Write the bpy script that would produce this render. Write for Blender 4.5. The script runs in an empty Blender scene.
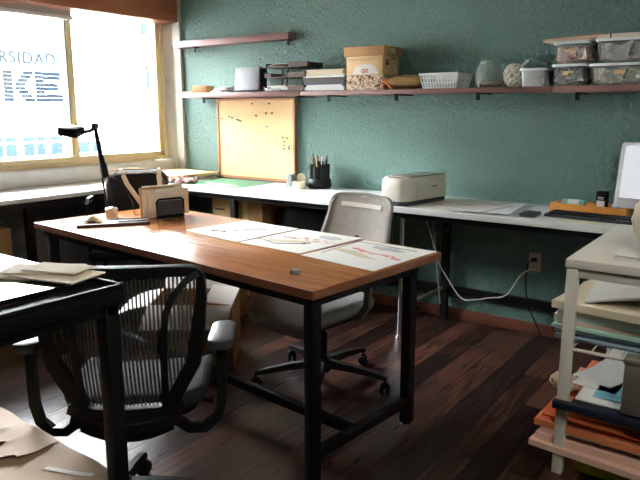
import bpy, bmesh, math, random
from mathutils import Vector, Matrix, Euler
R = random.Random(7)
S = bpy.context.scene
COL = S.collection
PI = math.pi
rad = math.radians

# ---------------------------------------------------------------- materials
def lin(c):
    return tuple(((v/12.92) if v <= .04045 else ((v+.055)/1.055)**2.4) for v in (c[0]/255, c[1]/255, c[2]/255)) + (1,)

def mat(name, rgb, rough=.5, metal=0., var=.06, scale=12., bump=0., bscale=60., spec=.5, stretch=(1, 1, 1), coat=0., alpha=1.):
    m = bpy.data.materials.new(name); m.use_nodes = True
    nt = m.node_tree; n = nt.nodes; l = nt.links
    b = n['Principled BSDF']
    b.inputs['Roughness'].default_value = rough
    b.inputs['Metallic'].default_value = metal
    b.inputs['Specular IOR Level'].default_value = spec
    b.inputs['Coat Weight'].default_value = coat
    b.inputs['Alpha'].default_value = alpha
    tc = n.new('ShaderNodeTexCoord'); mp = n.new('ShaderNodeMapping'); mp.inputs['Scale'].default_value = stretch
    l.new(tc.outputs['Object'], mp.inputs['Vector'])
    nz = n.new('ShaderNodeTexNoise'); nz.inputs['Scale'].default_value = scale; nz.inputs['Detail'].default_value = 4
    l.new(mp.outputs['Vector'], nz.inputs['Vector'])
    c = lin(rgb)
    mx = n.new('ShaderNodeMix'); mx.data_type = 'RGBA'
    mx.inputs['A'].default_value = tuple(max(0, v*(1-var*2)) for v in c[:3]) + (1,)
    mx.inputs['B'].default_value = tuple(min(1, v*(1+var*2)) for v in c[:3]) + (1,)
    l.new(nz.outputs['Fac'], mx.inputs['Factor'])
    l.new(mx.outputs['Result'], b.inputs['Base Color'])
    if bump:
        n2 = n.new('ShaderNodeTexNoise'); n2.inputs['Scale'].default_value = bscale; n2.inputs['Detail'].default_value = 3
        l.new(mp.outputs['Vector'], n2.inputs['Vector'])
        bp = n.new('ShaderNodeBump'); bp.inputs['Strength'].default_value = bump; bp.inputs['Distance'].default_value = .01
        l.new(n2.outputs['Fac'], bp.inputs['Height']); l.new(bp.outputs['Normal'], b.inputs['Normal'])
    return m

def wall_mat():
    m = mat('green_stucco', (97, 132, 124), .55, var=.05, scale=2)
    nt = m.node_tree; n = nt.nodes; l = nt.links; b = n['Principled BSDF']
    tc = n.new('ShaderNodeTexCoord')
    mp = n.new('ShaderNodeMapping'); mp.inputs['Scale'].default_value = (1.25, 1, .8); mp.inputs['Rotation'].default_value = (0, rad(28), 0)
    l.new(tc.outputs['Object'], mp.inputs['Vector'])
    a = n.new('ShaderNodeTexNoise'); a.inputs['Scale'].default_value = 62; a.inputs['Detail'].default_value = 3; a.inputs['Roughness'].default_value = .55; a.inputs['Distortion'].default_value = .8
    l.new(mp.outputs['Vector'], a.inputs['Vector'])
    v = n.new('ShaderNodeTexVoronoi'); v.inputs['Scale'].default_value = 52; v.feature = 'SMOOTH_F1'
    l.new(mp.outputs['Vector'], v.inputs['Vector'])
    ad = n.new('ShaderNodeMath'); ad.operation = 'MULTIPLY_ADD'; ad.inputs[1].default_value = .4
    l.new(v.outputs['Distance'], ad.inputs[0]); l.new(a.outputs['Fac'], ad.inputs[2])
    bp = n.new('ShaderNodeBump'); bp.inputs['Strength'].default_value = 1.0; bp.inputs['Distance'].default_value = .02
    l.new(ad.outputs[0], bp.inputs['Height']); l.new(bp.outputs['Normal'], b.inputs['Normal'])
    return m

def plank_mat(name, dark, mid, light, pw, pl, rough, along='Y', gap=True, gs=1.0):
    m = bpy.data.materials.new(name); m.use_nodes = True
    nt = m.node_tree; n = nt.nodes; l = nt.links; b = n['Principled BSDF']
    tc = n.new('ShaderNodeTexCoord'); mp = n.new('ShaderNodeMapping')
    if along == 'Y': mp.inputs['Rotation'].default_value = (0, 0, rad(90))
    l.new(tc.outputs['Object'], mp.inputs['Vector'])
    br = n.new('ShaderNodeTexBrick')
    br.inputs['Scale'].default_value = 1; br.inputs['Brick Width'].default_value = pl; br.inputs['Row Height'].default_value = pw
    br.inputs['Mortar Size'].default_value = .0035 if gap else 0; br.inputs['Mortar Smooth'].default_value = .1
    br.inputs['Color1'].default_value = (0, 0, 0, 1); br.inputs['Color2'].default_value = (1, 1, 1, 1); br.inputs['Mortar'].default_value = (.5, .5, .5, 1)
    br.offset = .37; br.inputs['Bias'].default_value = 0
    l.new(mp.outputs['Vector'], br.inputs['Vector'])
    m2 = n.new('ShaderNodeMapping'); m2.inputs['Scale'].default_value = (1.6*gs, 26*gs, 1)
    l.new(mp.outputs['Vector'], m2.inputs['Vector'])
    off = n.new('ShaderNodeVectorMath'); off.operation = 'MULTIPLY_ADD'; off.inputs[1].default_value = (7, 3, 0)
    l.new(br.outputs['Color'], off.inputs[0]); l.new(m2.outputs['Vector'], off.inputs[2])
    g = n.new('ShaderNodeTexNoise'); g.inputs['Scale'].default_value = 2.2; g.inputs['Detail'].default_value = 6; g.inputs['Roughness'].default_value = .65; g.inputs['Distortion'].default_value = .6
    l.new(off.outputs[0], g.inputs['Vector'])
    fa = n.new('ShaderNodeMath'); fa.operation = 'MULTIPLY_ADD'; fa.inputs[1].default_value = .36 if gap else 0; 
    l.new(br.outputs['Color'], fa.inputs[0]); 
    sb = n.new('ShaderNodeMath'); sb.operation = 'SUBTRACT'; sb.inputs[1].default_value = .18 if gap else 0
    l.new(g.outputs['Fac'], sb.inputs[0]); l.new(sb.outputs[0], fa.inputs[2])
    cr = n.new('ShaderNodeValToRGB'); e = cr.color_ramp.elements
    e[0].position = .3; e[0].color = lin(dark); e[1].position = .72; e[1].color = lin(light)
    k = e.new(.5); k.color = lin(mid)
    l.new(fa.outputs[0], cr.inputs['Fac'])
    mx = n.new('ShaderNodeMix'); mx.data_type = 'RGBA'; mx.inputs['B'].default_value = lin((12, 8, 7))
    l.new(br.outputs['Fac'], mx.inputs['Factor']); l.new(cr.outputs['Color'], mx.inputs['A'])
    l.new(mx.outputs['Result'], b.inputs['Base Color'])
    b.inputs['Roughness'].default_value = rough
    rm = n.new('ShaderNodeMath'); rm.operation = 'MULTIPLY_ADD'; rm.inputs[1].default_value = .22; rm.inputs[2].default_value = rough - .1
    l.new(g.outputs['Fac'], rm.inputs[0]); l.new(rm.outputs[0], b.inputs['Roughness'])
    bp = n.new('ShaderNodeBump'); bp.inputs['Strength'].default_value = .45; bp.inputs['Distance'].default_value = .004
    hm = n.new('ShaderNodeMath'); hm.operation = 'SUBTRACT'
    l.new(g.outputs['Fac'], hm.inputs[0]); l.new(br.outputs['Fac'], hm.inputs[1])
    l.new(hm.outputs[0], bp.inputs['Height']); l.new(bp.outputs['Normal'], b.inputs['Normal'])
    return m

def weave_mat(name, rgb, period, a_gap, a_cord, rough=.7):
    """woven office-chair mesh: opaque cords running up the back, finer see-through weave between them"""
    m = mat(name, rgb, rough, var=.1, scale=30)
    nt = m.node_tree; n = nt.nodes; l = nt.links; b = n['Principled BSDF']
    tc = n.new('ShaderNodeTexCoord'); sx = n.new('ShaderNodeSeparateXYZ'); l.new(tc.outputs['Object'], sx.inputs[0])
    mu = n.new('ShaderNodeMath'); mu.operation = 'MULTIPLY'; mu.inputs[1].default_value = 2*PI/period; l.new(sx.outputs['X'], mu.inputs[0])
    si = n.new('ShaderNodeMath'); si.operation = 'SINE'; l.new(mu.outputs[0], si.inputs[0])
    mr = n.new('ShaderNodeMapRange'); mr.inputs['From Min'].default_value = -.35; mr.inputs['From Max'].default_value = .35
    mr.inputs['To Min'].default_value = a_gap; mr.inputs['To Max'].default_value = a_cord
    l.new(si.outputs[0], mr.inputs['Value']); l.new(mr.outputs[0], b.inputs['Alpha'])
    return m

def clear_mat(name, rgb, base_alpha, rough=.08):
    """thin clear sheet: mostly see-through with a glossy face"""
    m = bpy.data.materials.new(name); m.use_nodes = True
    nt = m.node_tree; n = nt.nodes; l = nt.links; n.remove(n['Principled BSDF'])
    out = n['Material Output']
    t = n.new('ShaderNodeBsdfTransparent'); t.inputs['Color'].default_value = (.97, .98, .98, 1)
    p = n.new('ShaderNodeBsdfPrincipled'); p.inputs['Base Color'].default_value = lin(rgb); p.inputs['Roughness'].default_value = rough
    tc = n.new('ShaderNodeTexCoord'); nz = n.new('ShaderNodeTexNoise'); nz.inputs['Scale'].default_value = 30; l.new(tc.outputs['Object'], nz.inputs['Vector'])
    mm = n.new('ShaderNodeMath'); mm.operation = 'MULTIPLY_ADD'; mm.inputs[1].default_value = base_alpha*.5; mm.inputs[2].default_value = base_alpha*.75
    l.new(nz.outputs['Fac'], mm.inputs[0])
    mx = n.new('ShaderNodeMixShader'); l.new(mm.outputs[0], mx.inputs[0]); l.new(t.outputs[0], mx.inputs[1]); l.new(p.outputs[0], mx.inputs[2])
    l.new(mx.outputs[0], out.inputs['Surface'])
    return m

def pane_mat():
    m = bpy.data.materials.new('window_glass'); m.use_nodes = True
    nt = m.node_tree; n = nt.nodes; l = nt.links; n.remove(n['Principled BSDF'])
    t = n.new('ShaderNodeBsdfTransparent'); g = n.new('ShaderNodeBsdfGlossy'); g.inputs['Roughness'].default_value = .02
    f = n.new('ShaderNodeFresnel'); f.inputs['IOR'].default_value = 1.45
    mx = n.new('ShaderNodeMixShader'); l.new(f.outputs[0], mx.inputs[0]); l.new(t.outputs[0], mx.inputs[1]); l.new(g.outputs[0], mx.inputs[2])
    l.new(mx.outputs[0], n['Material Output'].inputs['Surface'])
    return m

def speckle_mat(name, base, spot, scale, lo=.45, hi=.55, rough=.7):
    m = mat(name, base, rough, var=0)
    nt = m.node_tree; n = nt.nodes; l = nt.links; b = n['Principled BSDF']
    tc = n.new('ShaderNodeTexCoord'); nz = n.new('ShaderNodeTexNoise'); nz.inputs['Scale'].default_value = scale; nz.inputs['Detail'].default_value = 3; nz.inputs['Distortion'].default_value = 1.5
    l.new(tc.outputs['Object'], nz.inputs['Vector'])
    cr = n.new('ShaderNodeValToRGB'); e = cr.color_ramp.elements
    e[0].position = lo; e[0].color = lin(base); e[1].position = hi; e[1].color = lin(spot)
    l.new(nz.outputs['Fac'], cr.inputs['Fac']); l.new(cr.outputs['Color'], b.inputs['Base Color'])
    return m

M = {}
M['wall'] = wall_mat()
M['white_wall'] = mat('white_plaster', (222, 222, 216), .8, bump=.1)
M['grey_wall'] = mat('grey_lower_wall', (120, 120, 122), .8, bump=.1)  # lower wall, an even grey darker than the plaster above
M['ceil'] = mat('ceiling_paint', (225, 222, 215), .9)
M['floor'] = plank_mat('dark_plank_floor', (20, 11, 9), (40, 23, 18), (84, 53, 41), .125, .95, .3)
M['table'] = plank_mat('varnished_wood', (146, 90, 46), (182, 114, 62), (204, 140, 86), 3, 9, .22, along='X', gap=False, gs=.7)
_b = M['table'].node_tree.nodes['Principled BSDF']; _b.inputs['Coat Weight'].default_value = .5; _b.inputs['Coat Roughness'].default_value = .12
M['table_edge'] = mat('table_edge_band', (136, 82, 48), .45, scale=6, stretch=(1, 8, 8))
M['black'] = mat('black_metal', (9, 9, 11), .5, var=.1, spec=.25)
M['blackp'] = mat('black_plastic', (10, 10, 12), .5, var=.1, spec=.3)
M['blackf'] = mat('black_fabric', (20, 20, 23), .9, var=.15, bump=.2, bscale=300)
M['pad'] = mat('grey_black_arm_pad', (52, 54, 58), .38)
M['gold'] = mat('gold_anodised_aluminium', (224, 204, 158), .4, metal=.1, var=.04)
M['white'] = mat('white_laminate', (228, 229, 230), .32, var=.02)
M['rackw'] = mat('white_painted_metal', (222, 216, 204), .45, var=.03)
M['paper'] = mat('white_paper', (222, 220, 214), .7, var=.02)
M['cream'] = mat('cream_paper', (222, 208, 182), .75, var=.04)
M['beige'] = mat('beige_paper', (226, 214, 196), .75, var=.04)
M['kraft'] = mat('kraft_paper', (176, 146, 116), .7, var=.1, scale=8, bump=.25, bscale=14)
M['card'] = mat('cardboard', (182, 142, 96), .8, var=.06)
M['cardl'] = mat('pale_cardboard', (222, 190, 140), .75, var=.05)
M['cardin'] = mat('white_box_lining', (226, 222, 214), .7, var=.04)
M['cork'] = speckle_mat('cork', (228, 196, 146), (222, 188, 136), 90)
M['pinkwood'] = mat('shelf_wood', (136, 100, 96), .5, var=.12, scale=5, stretch=(1, 9, 9))
M['pelmet'] = mat('pelmet_wood', (150, 94, 64), .45, var=.16, scale=5, stretch=(1, 1, 9))
M['skirt'] = mat('skirting_wood', (104, 58, 40), .5, var=.15, scale=5, stretch=(1, 9, 9))
M['frame_wood'] = mat('board_frame_wood', (176, 118, 72), .5, var=.1)
M['tray'] = mat('orange_bamboo', (222, 150, 72), .45, var=.08, scale=8, stretch=(1, 6, 6))
M['darkwood'] = mat('dark_tray_wood', (74, 56, 44), .55, var=.15, scale=10)
M['grey'] = mat('grey_card', (140, 146, 150), .7, var=.05)
M['chrome'] = mat('chrome', (190, 192, 196), .2, metal=1, var=.02)
M['steel'] = mat('brushed_steel', (186, 178, 166), .35, metal=.8, var=.05)
M['greym'] = mat('grey_seat_fabric', (190, 193, 192), .85, var=.1, bump=.3, bscale=300)
M['greyframe'] = mat('grey_plastic', (150, 146, 140), .5)
M['mesh_black'] = weave_mat('black_chair_mesh', (64, 61, 59), .0115, .15, .78)
M['mesh_grey'] = weave_mat('grey_chair_mesh', (168, 160, 150), .006, .78, .97)
M['glass'] = pane_mat()
M['clear'] = clear_mat('clear_plastic', (232, 236, 236), .2)
M['cleark'] = clear_mat('milky_plastic', (218, 226, 230), .62)
M['jar'] = clear_mat('jar_plastic', (196, 214, 206), .22)
M['bag'] = clear_mat('clear_bag', (236, 236, 236), .45, .2)
M['lidw'] = mat('white_lid_plastic', (228, 234, 236), .4, var=.02)
M['basket'] = mat('white_basket_plastic', (226, 232, 232), .45, var=.02)
M['green'] = mat('cutting_mat_green', (62, 116, 84), .6, var=.05)
M['ruler'] = mat('yellowed_plastic', (226, 222, 180), .4)
M['red'] = speckle_mat('red_white_cloth', (232, 224, 216), (164, 60, 52), 60)
M['pattern'] = speckle_mat('patterned_card', (222, 204, 176), (128, 84, 62), 45, .5, .56)
M['orange'] = mat('orange_card', (226, 132, 84), .7, var=.06)
M['orangep'] = mat('orange_paper', (230, 112, 58), .6)
M['pinkp'] = mat('dusty_pink_paper', (222, 182, 162), .7, var=.05)
M['yellow'] = mat('yellow_paper', (240, 200, 40), .65, var=.05)
M['mint'] = mat('mint_paper', (176, 212, 200), .7, var=.05)
M['blue'] = mat('pale_blue_paper', (162, 186, 202), .7, var=.06)
M['blue2'] = mat('blue_paper', (128, 184, 206), .7, var=.04)
M['teal'] = mat('teal_label', (130, 190, 186), .5)
M['cutter'] = mat('cream_machine_plastic', (222, 218, 202), .4, var=.02)
M['cutlid'] = mat('grey_machine_lid', (112, 116, 106), .35, var=.03)
M['machdark'] = mat('slate_plastic', (58, 64, 72), .45)
M['bezel'] = mat('pale_grey_plastic', (186, 190, 194), .4, var=.02)
M['navy'] = mat('dark_navy_plastic', (26, 34, 48), .45)
M['screen'] = None
M['pink'] = mat('pink_ink', (214, 142, 144), .7, var=.2, scale=60)
M['greyink'] = mat('grey_ink', (176, 178, 180), .7, var=.15, scale=60)
M['tanink'] = mat('tan_ink', (200, 188, 160), .7, var=.15, scale=60)
M['darkink'] = mat('dark_ink', (88, 92, 96), .7)
M['facade'] = mat('facade_white', (150, 150, 148), .95, var=.03, spec=0)
M['faclet'] = mat('facade_lettering_blue_grey', (12, 17, 22), 1, spec=0, var=.15, scale=6)
M['faclet2'] = mat('facade_lettering_pale', (17, 22, 26), 1, spec=0, var=.1)
M['facwin'] = mat('facade_window_grey_blue', (24, 32, 38), 1, spec=0, var=.15)
M['facred'] = mat('facade_red_sign', (90, 26, 22), 1, spec=0)
M['redprint'] = mat('red_print', (190, 60, 60), .6)
M['fence'] = mat('street_fence_white', (225, 226, 228), .6)
M['street'] = mat('street_asphalt', (84, 84, 84), .9)
M['blind'] = mat('blind_fabric', (196, 196, 192), .8)
M['tapep'] = mat('masking_tape', (224, 212, 172), .6)
M['cable_w'] = mat('white_cable', (222, 222, 218), .5)
M['cable_g'] = mat('grey_cable', (120, 128, 128), .5)
M['outlet'] = mat('outlet_ivory', (214, 208, 190), .45)
M['strap'] = mat('cream_strap', (226, 216, 194), .8)
M['pencil'] = mat('pencil_mix', (200, 176, 120), .5, var=.3, scale=80)
M['tan'] = mat('tan_leather', (172, 138, 92), .6)
M['maroon'] = mat('maroon_tray', (74, 40, 38), .4)
M['glossblack'] = mat('glossy_black_glass', (14, 15, 18), .06, var=.02, spec=.9, coat=.6)
M['contents1'] = speckle_mat('pink_white_contents', (232, 222, 210), (214, 150, 146), 34)
M['contents2'] = speckle_mat('dark_contents', (120, 128, 126), (196, 200, 196), 34, .45, .65)
M['contents3'] = speckle_mat('grey_contents', (160, 166, 162), (224, 218, 206), 34, .4, .65)
M['contents4'] = speckle_mat('mixed_contents', (160, 176, 176), (226, 196, 190), 30, .4, .65)
M['shell'] = speckle_mat('twisted_paper', (232, 226, 212), (150, 140, 120), 50)

def screen_mat():
    m = bpy.data.materials.new('lit_screen'); m.use_nodes = True
    n = m.node_tree.nodes; b = n['Principled BSDF']
    b.inputs['Base Color'].default_value = (.02, .02, .02, 1); b.inputs['Roughness'].default_value = .3
    b.inputs['Emission Color'].default_value = (.9, .93, 1, 1); b.inputs['Emission Strength'].default_value = .062
    tc = n.new('ShaderNodeTexCoord'); nz = n.new('ShaderNodeTexNoise'); nz.inputs['Scale'].default_value = 5
    m.node_tree.links.new(tc.outputs['Object'], nz.inputs['Vector'])
    cr = n.new('ShaderNodeValToRGB'); cr.color_ramp.elements[0].color = (.78, .8, .84, 1); cr.color_ramp.elements[1].color = (.92, .94, 1, 1)
    m.node_tree.links.new(nz.outputs['Fac'], cr.inputs['Fac']); m.node_tree.links.new(cr.outputs['Color'], b.inputs['Emission Color'])
    return m
M['screen'] = screen_mat()

# ---------------------------------------------------------------- mesh builder
class MB:
    def __init__(s): s.bm = bmesh.new()
    def _add(s, t):
        me = bpy.data.meshes.new('t'); t.to_mesh(me); s.bm.from_mesh(me); bpy.data.meshes.remove(me); t.free(); return s
    def box(s, c, d, rz=0, bev=0, rx=0, ry=0, seg=2):
        t = bmesh.new(); bmesh.ops.create_cube(t, size=1)
        bmesh.ops.scale(t, vec=d, verts=t.verts)
        if bev: bmesh.ops.bevel(t, geom=t.edges[:], offset=bev, segments=seg, affect='EDGES', profile=.5)
        bmesh.ops.transform(t, matrix=Matrix.Translation(c) @ Euler((rx, ry, rz)).to_matrix().to_4x4(), verts=t.verts)
        return s._add(t)
    def sweep(s, pts, prof, up=None, closed=False, cap=True):
        """sweep a closed 2D profile (list of (a,b), or function i->list) along a 3D path"""
        P = [Vector(p) for p in pts]; t = bmesh.new(); rings = []; n = len(P); N = None
        for i in range(n):
            if closed: T = (P[(i+1) % n]-P[i-1]).normalized()
            else: T = (P[min(i+1, n-1)]-P[max(i-1, 0)]).normalized()
            if up is not None:
                A = Vector(up).cross(T)
                if A.length < 1e-5: A = Vector((1, 0, 0)).cross(T)
                A.normalize()
            else:
                if N is None:
                    r = Vector((0, 0, 1)) if abs(T.z) < .9 else Vector((1, 0, 0)); N = r.cross(T).normalized()
                N = (N-T*N.dot(T)).normalized(); A = N
            B = T.cross(A)
            pr = prof(i) if callable(prof) else prof
            rings.append([t.verts.new(P[i]+A*a+B*b) for a, b in pr])
        m = len(rings[0])
        for i in range(n if closed else n-1):
            a, b = rings[i], rings[(i+1) % n]
            for k in range(m): t.faces.new((a[k], a[(k+1) % m], b[(k+1) % m], b[k]))
        if cap and not closed:
            t.faces.new(rings[0][::-1]); t.faces.new(rings[-1])
        return s._add(t)
    def tube(s, pts, r, seg=8, closed=False, up=None):
        def pf(i):
            q = r[i] if isinstance(r, (list, tuple)) else r
            return [(q*math.cos(2*PI*k/seg), q*math.sin(2*PI*k/seg)) for k in range(seg)]
        return s.sweep(pts, pf, closed=closed, up=up)
    def bar(s, pts, w, h, up=(0, 0, 1), closed=False):
        return s.sweep(pts, [(-w/2, -h/2), (w/2, -h/2), (w/2, h/2), (-w/2, h/2)], up=up, closed=closed)
    def lathe(s, prof, c=(0, 0, 0), seg=24, axis=None):
        t = bmesh.new(); rings = []
        for r, z in prof:
            if r < 1e-5: rings.append([t.verts.new((0, 0, z))])
            else: rings.append([t.verts.new((r*math.cos(2*PI*k/seg), r*math.sin(2*PI*k/seg), z)) for k in range(seg)])
        for a, b in zip(rings, rings[1:]):
            for k in range(seg):
                k2 = (k+1) % seg
                if len(a) == 1 and len(b) == 1: continue
                if len(a) == 1: t.faces.new((a[0], b[k2], b[k]))
                elif len(b) == 1: t.faces.new((a[k], a[k2], b[0]))
                else: t.faces.new((a[k], a[k2], b[k2], b[k]))
        if len(rings[0]) > 1: t.faces.new(rings[0][::-1])
        if len(rings[-1]) > 1: t.faces.new(rings[-1])
        mtx = Matrix.Translation(c)
        if axis is not None: mtx = mtx @ Vector(axis).to_track_quat('Z', 'Y').to_matrix().to_4x4()
        bmesh.ops.transform(t, matrix=mtx, verts=t.verts)
        return s._add(t)
    def prism(s, pts, z0, z1, bev=0, mtx=None):
        t = bmesh.new(); a = [t.verts.new((x, y, z0)) for x, y in pts]; b = [t.verts.new((x, y, z1)) for x, y in pts]
        n = len(pts); t.faces.new(a[::-1]); t.faces.new(b)
        for k in range(n): t.faces.new((a[k], a[(k+1) % n], b[(k+1) % n], b[k]))
        bmesh.ops.recalc_face_normals(t, faces=t.faces)
        if bev: bmesh.ops.bevel(t, geom=t.edges[:], offset=bev, segments=2, affect='EDGES', profile=.5)
        if mtx is not None: bmesh.ops.transform(t, matrix=mtx, verts=t.verts)
        return s._add(t)
    def sheet(s, f, nu, nv, th):
        """closed slab whose upper face is f(u,v)->(x,y,z), thickness th downwards along the normal"""
        t = bmesh.new(); G = [[Vector(f(i/nu, j/nv)) for j in range(nv+1)] for i in range(nu+1)]
        def nrm(i, j):
            a = G[min(i+1, nu)][j]-G[max(i-1, 0)][j]; b = G[i][min(j+1, nv)]-G[i][max(j-1, 0)]
            c = a.cross(b); return c.normalized() if c.length > 1e-9 else Vector((0, 0, 1))
        A = [[t.verts.new(G[i][j]) for j in range(nv+1)] for i in range(nu+1)]
        B = [[t.verts.new(G[i][j]-nrm(i, j)*th) for j in range(nv+1)] for i in range(nu+1)]
        for i in range(nu):
            for j in range(nv):
                t.faces.new((A[i][j], A[i+1][j], A[i+1][j+1], A[i][j+1]))
                t.faces.new((B[i][j], B[i][j+1], B[i+1][j+1], B[i+1][j]))
        for i in range(nu):
            t.faces.new((A[i][0], B[i][0], B[i+1][0], A[i+1][0])); t.faces.new((A[i][nv], A[i+1][nv], B[i+1][nv], B[i][nv]))
        for j in range(nv):
            t.faces.new((A[0][j], A[0][j+1], B[0][j+1], B[0][j])); t.faces.new((A[nu][j], B[nu][j], B[nu][j+1], A[nu][j+1]))
        return s._add(t)
    def text(s, body, size, mtx, depth=.001, spacing=1.0, bold=0.0):
        cu = bpy.data.curves.new('txt', 'FONT'); cu.body = body; cu.size = size; cu.extrude = depth; cu.space_character = spacing; cu.offset = bold
        o = bpy.data.objects.new('txt', cu); COL.objects.link(o)
        dg = bpy.context.evaluated_depsgraph_get(); me = bpy.data.meshes.new_from_object(o.evaluated_get(dg))
        me.transform(mtx); s.bm.from_mesh(me)
        bpy.data.objects.remove(o); bpy.data.curves.remove(cu); bpy.data.meshes.remove(me); return s
    def build(s, name, m, parent=None, loc=(0, 0, 0), rz=0, rot=None, sharp=38):
        bm = s.bm; bmesh.ops.recalc_face_normals(bm, faces=bm.faces)
        for f in bm.faces: f.smooth = True
        for e in bm.edges:
            if len(e.link_faces) == 2 and e.calc_face_angle(0) > rad(sharp): e.smooth = False
        me = bpy.data.meshes.new(name); bm.to_mesh(me); bm.free()
        me.materials.append(m)
        o = bpy.data.objects.new(name, me); COL.objects.link(o)
        o.location = loc; o.rotation_euler = rot if rot else (0, 0, rz)
        if parent: o.parent = parent
        return o

def tag(o, label, cat, group=None, kind=None):
    o['label'] = label; o['category'] = cat
    if group: o['group'] = group
    if kind: o['kind'] = kind
    return o
def thing(name, label, cat, loc=(0, 0, 0), rz=0, group=None):
    o = bpy.data.objects.new(name, None); COL.objects.link(o); o.empty_display_size = .1
    o.location = loc; o.rotation_euler = (0, 0, rz); return tag(o, label, cat, group)
def struct(o, label=None, cat=None):
    o['kind'] = 'structure'
    if label: o['label'] = label; o['category'] = cat
    return o
def copy_tree(o, parent=None):
    c = o.copy(); COL.objects.link(c)
    if parent: c.parent = parent
    for ch in list(o.children): copy_tree(ch, c)
    return c
def one(mb, name, m, label, cat, loc=(0, 0, 0), rz=0, group=None, kind=None, rot=None):
    return tag(mb.build(name, m, None, loc, rz, rot), label, cat, group, kind)
def arc(cx, cy, r, a0, a1, n):
    return [(cx+r*math.cos(rad(a0+(a1-a0)*i/n)), cy+r*math.sin(rad(a0+(a1-a0)*i/n))) for i in range(n+1)]
def rrect(w, h, r, n=5):
    p = []
    for cx, cy, a in ((w/2-r, h/2-r, 0), (-w/2+r, h/2-r, 90), (-w/2+r, -h/2+r, 180), (w/2-r, -h/2+r, 270)): p += arc(cx, cy, r, a, a+90, n)
    return p
XZ = Matrix(((1, 0, 0, 0), (0, 0, -1, 0), (0, 1, 0, 0), (0, 0, 0, 1)))      # drawing plane upright, facing -Y
YZ = Matrix(((0, 0, 1, 0), (1, 0, 0, 0), (0, 1, 0, 0), (0, 0, 0, 1)))       # upright, facing +X (text runs along +Y)

# ================================================================ the room
XL = -4.43; YB = 3.87; ZC = 2.75
struct(MB().box((-1.2, 1, -.05), (6.8, 6.2, .1)).build('floor', M['floor']), 'dark brown plank floor', 'floor')
struct(MB().box((-1.2, YB+.07, 1.375), (6.8, .14, 2.75)).build('wall_back', M['wall']), 'green stucco back wall', 'wall')
wl = MB()
wl.box((XL-.07, 1, .83/2), (.14, 6.2, .83))
struct(wl.build('wall_left', M['grey_wall']), 'grey wall under the window', 'wall')
WY0, WY1, WZ0, WZ1 = 1.7, 3.83, .95, 2.45
w2 = MB().box((XL-.07, 1, .89), (.14, 6.2, .12)).box((XL-.07, 1, 2.6), (.14, 6.2, .3))
w2.box((XL-.07, (WY1+YB)/2+.02, 1.7), (.14, YB-WY1+.04, 1.5)).box((XL-.07, (WY0-2.1)/2, 1.7), (.14, abs(-2.1-WY0), 1.5))
struct(w2.build('wall_left_upper', M['white_wall']), 'white plaster around the window', 'wall')
struct(MB().box((-1.2, 1, ZC+.05), (6.8, 6.2, .1)).build('ceiling', M['ceil']), 'plain ceiling', 'ceiling')
struct(MB().box((2.12, 1, 1.375), (.14, 6.2, 2.75)).build('wall_right', M['wall']))
struct(MB().box((-1.2, -2.05, 1.375), (6.8, .14, 2.75)).build('wall_front', M['wall']))
struct(MB().box((-1.2, YB-.008, .035), (6.5, .016, .07), bev=.003).build('baseboard_back', M['skirt']), 'brown wooden skirting under the green wall', 'baseboard')
struct(MB().box((-4.365, YB-.006, 1.42), (.13, .012, 2.66)).build('trim_1', M['white_wall']), 'white strip between window and grey strip', 'trim')
struct(MB().box((-4.255, YB-.012, 1.42), (.085, .024, 2.66)).build('trim_2', mat('grey_strip_paint', (182, 182, 172), .7)), 'grey strip in the corner beside the window', 'trim')
# plaster ledge under the window, rounded front
prof = [(-.0, .0), (-.0, .121)] + [(.055+.022*math.cos(a)*1, .099+.022*math.sin(a)) for a in [rad(90-15*i) for i in range(7)]] + [(.077, .0)]
sill = MB().sweep([(XL, WY0, .822), (XL, 3.0, .822), (XL, 3.855, .822)], [(-x, z) for x, z in prof], up=(0, 0, 1))
struct(sill.build('trim_3', M['white_wall']), 'white rounded plaster ledge under the window', 'trim')

# window: gold aluminium frame, mullions, panes
fx = XL-.03
fr = MB()
fr.box((fx, (WY0+WY1)/2, WZ0+.03), (.07, WY1-WY0, .06), bev=.004).box((fx, (WY0+WY1)/2, WZ1-.03), (.07, WY1-WY0, .06), bev=.004)
fr.box((fx+.028, (WY0+WY1)/2, WZ0+.005), (.05, WY1-WY0, .03), bev=.004)
fr.box((fx, WY1-.03, (WZ0+WZ1)/2), (.07, .06, WZ1-WZ0), bev=.004).box((fx, WY0+.03, (WZ0+WZ1)/2), (.07, .06, WZ1-WZ0), bev=.004)
fr.box((fx+.02, WY1-.013, (WZ0+WZ1)/2), (.06, .026, WZ1-WZ0), bev=.003)
win = struct(fr.build('window_1', M['gold']), 'wide window with a gold aluminium frame', 'window')
ms = [2.95]
for y in ms:
    MB().box((0, 0, 0), (.06, .062, WZ1-WZ0-.12), bev=.005).box((.028, -.006, 0), (.012, .022, WZ1-WZ0-.12)).build('mullion', M['gold'], win, (fx, y, (WZ0+WZ1)/2))
edges = [WY1-.06] + ms + [WY0+.06]
for a, b in zip(edges, edges[1:]):
    MB().box((0, 0, 0), (.006, abs(a-b)-.06, WZ1-WZ0-.1)).build('pane', M['glass'], win, (fx-.015, (a+b)/2, (WZ0+WZ1)/2))
struct(MB().box((XL+.1, 1.28, 2.26), (.2, 5.14, .38), bev=.004).build('trim_4', M['pelmet']), 'brown wooden pelmet above the window', 'pelmet')
bl = thing('roller_blind', 'pale roller blind rolled up under the wooden pelmet over the left panes', 'blind', (XL+.055, 2.0, 2.03))
MB().box((0, 0, .03), (.003, 1.9, .1)).build('blind_fabric', M['blind'], bl)
MB().box((0, 0, -.01), (.022, 1.92, .03), bev=.005).build('bottom_bar', M['lidw'], bl)
bl['label'] = 'pale roller blind hanging just below the wooden pelmet'
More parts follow.
